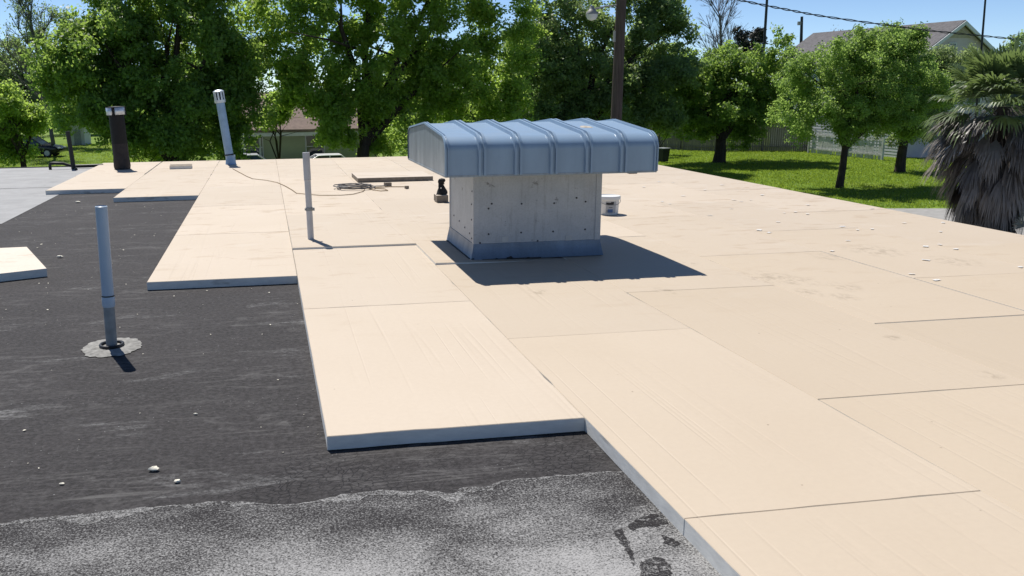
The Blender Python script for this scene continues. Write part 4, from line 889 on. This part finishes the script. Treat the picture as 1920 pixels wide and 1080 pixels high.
# green house behind the big tree
def green_house():
    Yh = 46; a = on_y(444, 262, Yh); b = on_y(706, 262, Yh); L = b[0]-a[0]; root = empty('green_house', (a[0], Yh, GZ), 0, 'pale green sided bungalow with brown roof behind the large bright tree', 'house'); He = on_y(560, 238, Yh)[2]-GZ; D = 7.5; Hr = He+1.7
    m = MB(); m.add([(0, 0, 0), (L, 0, 0), (L, D, 0), (0, D, 0), (0, 0, He), (L, 0, He), (L, D, He), (0, D, He), (0, D/2, Hr-.05), (L, D/2, Hr-.05)], [(0, 1, 5, 4), (2, 3, 7, 6), (1, 2, 6, 9, 5), (3, 0, 4, 8, 7), (4, 5, 9, 8), (6, 7, 8, 9)]); m.build('wall', 'siding_green', root)
    m = MB(); siding(m, Matrix(((-1, 0, 0, L/2), (0, -1, 0, -.003), (0, 0, 1, 0), (0, 0, 0, 1))), L, He, 0, .02, .15); m.build('siding', 'siding_green', root)
    for y0, y1 in ((-.5, D/2), (D+.5, D/2)):
        m = MB(); z0 = He-.5*(Hr-He)/(D/2); q = [(-.4, y0, z0), (L+.4, y0, z0), (L+.4, y1, Hr), (-.4, y1, Hr)]; m.add(q+[(x, y, z+.12) for x, y, z in q], [(0, 1, 2, 3), (7, 6, 5, 4), (0, 4, 5, 1), (1, 5, 6, 2), (2, 6, 7, 3), (3, 7, 4, 0)]); m.build('roof', 'shingle_brown', root)
    m = MB(); m.box((L/2, -.52, He-.36), (L+.8, .03, .18)); m.build('fascia', 'trim_white', root)
    s_ = px_size(on_y(560, 262, Yh))
    window(root, ((472-444)*s_, 0, 1.75), 1.1, 1.35, (1, 0, 0), (0, -1, 0)); window(root, ((588-444)*s_, 0, 1.75), 1.0, 1.35, (1, 0, 0), (0, -1, 0))
    m = MB(); m.box(((456-444)*s_, -.05, He/2-.1), (.16, .10, He-.2)); m.box(((486-444)*s_, -.05, He/2-.1), (.12, .10, He-.2)); m.build('corner_board', 'trim_white', root)
green_house()
def shed(label, px, py0, py1, w_px, Yh, mat, name='white_shed'):
    a = on_y(px-w_px/2, py1, Yh); b = on_y(px+w_px/2, py1, Yh); top = on_y(px, py0, Yh)[2]-GZ; root = empty(name, (a[0], Yh, GZ), 0, label, 'shed'); L = b[0]-a[0]; D = 3.0; He = top*.78
    m = MB(); m.add([(0, 0, 0), (L, 0, 0), (L, D, 0), (0, D, 0), (0, 0, He), (L, 0, He), (L, D, He), (0, D, He), (L/2, 0, top-.06), (L/2, D, top-.06)], [(0, 1, 5, 8, 4), (2, 3, 7, 9, 6), (1, 2, 6, 5), (3, 0, 4, 7)]); m.build('wall', mat, root)
    for x0, s_ in ((-.15, 1), (L+.15, -1)):
        m = MB(); q = [(x0, -.2, He-.1), (L/2, -.2, top), (L/2, D+.2, top), (x0, D+.2, He-.1)]; m.add(q+[(x, y, z+.07) for x, y, z in q], [(0, 1, 2, 3), (7, 6, 5, 4), (0, 4, 5, 1), (1, 5, 6, 2), (2, 6, 7, 3), (3, 7, 4, 0)]); m.build('roof', 'siding_white', root)
    m = MB(); m.box((L/2, -.02, He*.42), (min(1.0, L*.5), .04, He*.8)); m.build('door', 'lead_grey', root)
shed('small white shed far behind the gas pipe between the left trees', 147, 228, 275, 26, 82, 'siding_white')
# fences
def fence(label, a, b, h, mat, posts, step=.15, gap=.012, ragged=0., rails=True):
    a = np.asarray(a); b = np.asarray(b); L = float(np.linalg.norm((b-a)[:2])); az = math.atan2(b[1]-a[1], b[0]-a[0]); root = empty('board_fence', (a[0], a[1], GZ), az, label, 'fence')
    rd = random.Random(int(L*100)); m = MB(); x = 0
    while x < L:
        hh = h*(1+rd.uniform(-ragged, ragged*.3)); z0 = .03
        if rd.random() > ragged*.35: m.box((x+step/2, rd.uniform(-.008, .008), z0+hh/2), (step-gap, .02, hh), rd.uniform(-.02, .02))
        x += step
    o = m.build('planks', mat, root); o['kind'] = 'stuff'
    for z in (.35, h-.25):
        m = MB(); m.box((L/2, -.045, z), (L, .045, .10)); m.build('rail', mat, root)
    n_ = max(2, int(L/posts)+1)
    for i in range(n_): m = MB(); m.box((i*L/(n_-1), -.12, h/2+.05), (.11, .11, h+.1)); m.build('post', mat, root)
fence('weathered grey board fence with rails behind the round tree', on_z(1150, 277, GZ), on_z(1342, 284, GZ), 1.9, 'fence_wood', 2.4)
fence('plain grey board fence right of the round tree trunk', on_z(1345, 283, GZ), on_z(1515, 284, GZ), 2.0, 'fence_wood', 2.4, ragged=.04)
fence('broken whitewashed picket fence behind the yard tree', on_z(1518, 287, GZ), on_z(1656, 301, GZ), 1.55, 'fence_white', 2.4, .13, .03, .35)
# bin
b = on_z(1242, 304, GZ); bn = empty('wheelie_bin', b, R(20), 'black wheeled bin on the lawn beside the right end of the hood', 'bin')
m = MB(); q = [(-.24, -.26), (.24, -.26), (.24, .26), (-.24, .26)]; m.add([(x, y, .06) for x, y in q]+[(x*1.25, y*1.25, .86) for x, y in q], [(3, 2, 1, 0), (4, 5, 6, 7), (0, 1, 5, 4), (1, 2, 6, 5), (2, 3, 7, 6), (3, 0, 4, 7)]); m.build('body', 'bin_black', bn)
m = MB(); m.box((0, -.02, .885), (.66, .74, .05)); m.tube([(-.28, .36, .86), (.28, .36, .86)], .02, 8); m.build('lid', 'lead_grey', bn)
for s_ in (-1, 1): m = MB(); m.tube([(s_*.22, .26, .10), (s_*.28, .26, .10)], .10, 14); m.build('wheel', 'tyre_rubber', bn)
# utility pole with street lamp
YP = 21.5; top = on_y(1168, -75, YP); bot = on_y(1148, 400, YP)
pl = empty('utility_pole', (bot[0], YP, GZ), 0, 'thick brown wooden utility pole with a street lamp right behind the hood', 'utility pole'); o_ = Vector((bot[0], YP, GZ))
dz = (top-bot)/(top[2]-bot[2]); P = lambda z: Vector((bot+dz*(z-bot[2])))-o_
m = MB(); m.tube([P(GZ-.2), P(GZ+2), P(2), P(top[2])], [.18, .172, .155, .14], 14); m.build('post', 'pole_wood', pl)
la = on_y(1160, 9, YP); lh = on_y(1110, 20, YP-.4)
m = MB(); m.tube([Vector(la)-o_, Vector(la)*.5+Vector(lh)*.5-o_+Vector((0, 0, .03)), Vector(lh)-o_+Vector((.05, 0, .04))], .022, 8); m.build('lamp_arm', 'lamp_metal', pl)
m = MB(); m.lathe([(.0, .14), (.05, .13), (.07, .06), (.10, .02), (.165, -.06), (.17, -.10)], 20, tuple(Vector(lh)-o_)); lhd = m.build('lamp_head', 'lamp_metal', pl)
m = MB(); m.lathe([(.165, -.095), (.16, -.16), (.11, -.24), (.0, -.27)], 20, tuple(Vector(lh)-o_)); m.build('refractor', 'lamp_glass', lhd)
m = MB(); m.box(tuple(P(2.9)+Vector((-.17, -.02, 0))), (.05, .08, .3)); m.build('bracket', 'lamp_metal', pl)
# twisted service cable from the utility pole to the right
cab_px = [(1168, -62), (1250, -36), (1330, -14), (1400, 3), (1470, 17), (1540, 30), (1640, 44), (1740, 57), (1830, 66), (1920, 74), (2060, 80), (2200, 80)]
def cable():
    P = [on_y(a, b, 21.3+12*(i/(len(cab_px)-1))) for i, (a, b) in enumerate(cab_px)]; P = [Vector(p) for p in P]; o = P[0].copy(); Q = []
    for i in range(len(P)-1):
        p0, p1, p2, p3 = P[max(i-1, 0)], P[i], P[i+1], P[min(i+2, len(P)-1)]
        for k in range(14):
            t = k/14; Q.append(.5*((2*p1)+(p2-p0)*t+(2*p0-5*p1+4*p2-p3)*t*t+(-p0+3*p1-3*p2+p3)*t**3)-o)
    root = empty('service_cable', o, 0, 'twisted black overhead cable crossing the sky at the upper right', 'cable')
    for w in range(2):
        m = MB(); m.tube([q+Vector((0, math.cos(i*.75+w*math.pi)*.022, math.sin(i*.75+w*math.pi)*.026)) for i, q in enumerate(Q)], .017, 5); m.build('strand', 'cable_black', root)
    end = P[-1]; e = empty('utility_pole', (end.x, end.y, GZ), 0, 'wooden pole beyond the right edge that carries the overhead cable', 'utility pole'); m = MB(); m.tube([(0, 0, -.2), (0, 0, end.z-GZ+.4)], [.17, .13], 12); m.build('post', 'pole_wood', e)
cable()
def thin_pole(px0, py0, px1, py1, Y, r, label, bits=True):
    t = Vector(on_y(px0, py0, Y)); b_ = Vector(on_y(px1, py1, Y)); d = (t-b_)/(t.z-b_.z); g = b_+d*(GZ-b_.z); root = empty('utility_pole', g, 0, label, 'utility pole')
    m = MB(); m.tube([Vector((0, 0, -.1)), (b_-g), t-g], [r*1.15, r, r*.85], 9); m.build('post', 'cable_black', root)
    if bits: m = MB(); m.box(tuple((t-g)*.97+Vector((-r*1.6, 0, -.25))), (r*2, r*1.4, .3)); m.build('bracket', 'lamp_metal', root)
thin_pole(1440, -30, 1432, 95, 75, .13, 'thin dark leaning pole against the sky right of the leafless tree')
thin_pole(1503.5, 31, 1502, 80, 70, .13, 'short dark pole top rising behind the budding tree')
thin_pole(1850, -30, 1841, 80, 44, .06, 'thin leaning pole in front of the gable house peak')

# ================================================================== PARKED CARS
def car(label, loc, rz, paint, L=4.5, Wd=1.78, H=1.48):
    root = empty('parked_car', loc, rz, label, 'car', 'cars parked near the houses'); hw = Wd/2
    sec = [(-L/2, .45, .72, .90), (-L/2+.12, .30, .86, .95), (-L/2+.9, .25, .92, 1.), (0, .22, .94, 1.), (L/2-1.3, .22, .93, 1.), (L/2-.35, .26, .80, .97), (L/2, .42, .62, .86)]
    m = MB(); vs = []
    for x, z0, z1, k in sec: vs += [(x, -hw*k*.93, z0), (x, -hw*k, z0+.18), (x, -hw*k, z1-.12), (x, -hw*k*.9, z1), (x, hw*k*.9, z1), (x, hw*k, z1-.12), (x, hw*k, z0+.18), (x, hw*k*.93, z0)]
    n_ = len(sec); fs = [(i*8+j, i*8+(j+1) % 8, (i+1)*8+(j+1) % 8, (i+1)*8+j) for i in range(n_-1) for j in range(8)]+[tuple(range(8)), tuple((n_-1)*8+j for j in reversed(range(8)))]
    m.add(vs, fs, 0, False); o = m.build('body', paint, root); bv = o.modifiers.new('round', 'BEVEL'); bv.width = .05; bv.segments = 2
    x0, x1, x2, x3 = -L/2+.35, -L/2+1.0, L/2-2.2, L/2-1.25; zb = .90
    m = MB(); vs = [(x0, -hw*.9, zb), (x3, -hw*.9, zb), (x3, hw*.9, zb), (x0, hw*.9, zb), (x1, -hw*.72, H), (x2, -hw*.72, H), (x2, hw*.72, H), (x1, hw*.72, H)]
    m.add(vs, [(0, 1, 5, 4), (1, 2, 6, 5), (2, 3, 7, 6), (3, 0, 4, 7), (4, 5, 6, 7)]); o = m.build('cabin_glass', 'window_glass', root)
    m = MB(); m.box(((x1+x2)/2, 0, H+.012), (x2-x1+.10, hw*1.5, .045))
    for s_ in (-1, 1):
        for xa, xb in ((x0, x1), ((x0+x3)/2-.1, (x1+x2)/2), (x3, x2)): m.tube([(xa, s_*hw*.905, zb), (xb, s_*hw*.735, H)], .04, 6)
    o = m.build('roof', paint, root); bv = o.modifiers.new('round', 'BEVEL'); bv.width = .02; bv.segments = 2
    for s_ in (-1, 1):
        for x in (-L/2+.85, L/2-.9):
            m = MB(); m.tube([(x, s_*(hw-.2), .32), (x, s_*(hw+.01), .32)], .32, 20); w = m.build('wheel', 'tyre_rubber', root); m = MB(); m.tube([(x, s_*(hw-.02), .32), (x, s_*(hw+.018), .32)], .20, 16); m.build('rim', 'rim_alloy', w)
        m = MB(); m.box((L/2-.10, s_*hw*.66, .66), (.16, .34, .12)); m.build('headlight', 'lamp_glass', root); m = MB(); m.box((-L/2+.07, s_*hw*.70, .72), (.10, .30, .14)); m.build('tail_light', 'tail_red', root)
        m = MB(); m.box((x3-.05, s_*(hw+.06), zb+.06), (.10, .16, .11)); m.build('mirror', paint, root)
p = on_z(62, 294, GZ); car('dark car parked on the left lawn under the trees', (p[0], p[1], GZ), R(-8), 'car_dark', 4.6, 1.8, 1.55)
p = on_y(482, 296, 40); car('silver car roof showing over the roof edge right of the leaning flue', (p[0]*1.06, 44, GZ), R(4), 'car_silver', 4.4, 1.76, 1.50)
p = on_y(596, 296, 41); car('white car roof showing over the roof edge behind the slim grey pipe', (p[0]*1.05, 43.8, GZ), R(183), 'car_white', 4.4, 1.76, 1.42)
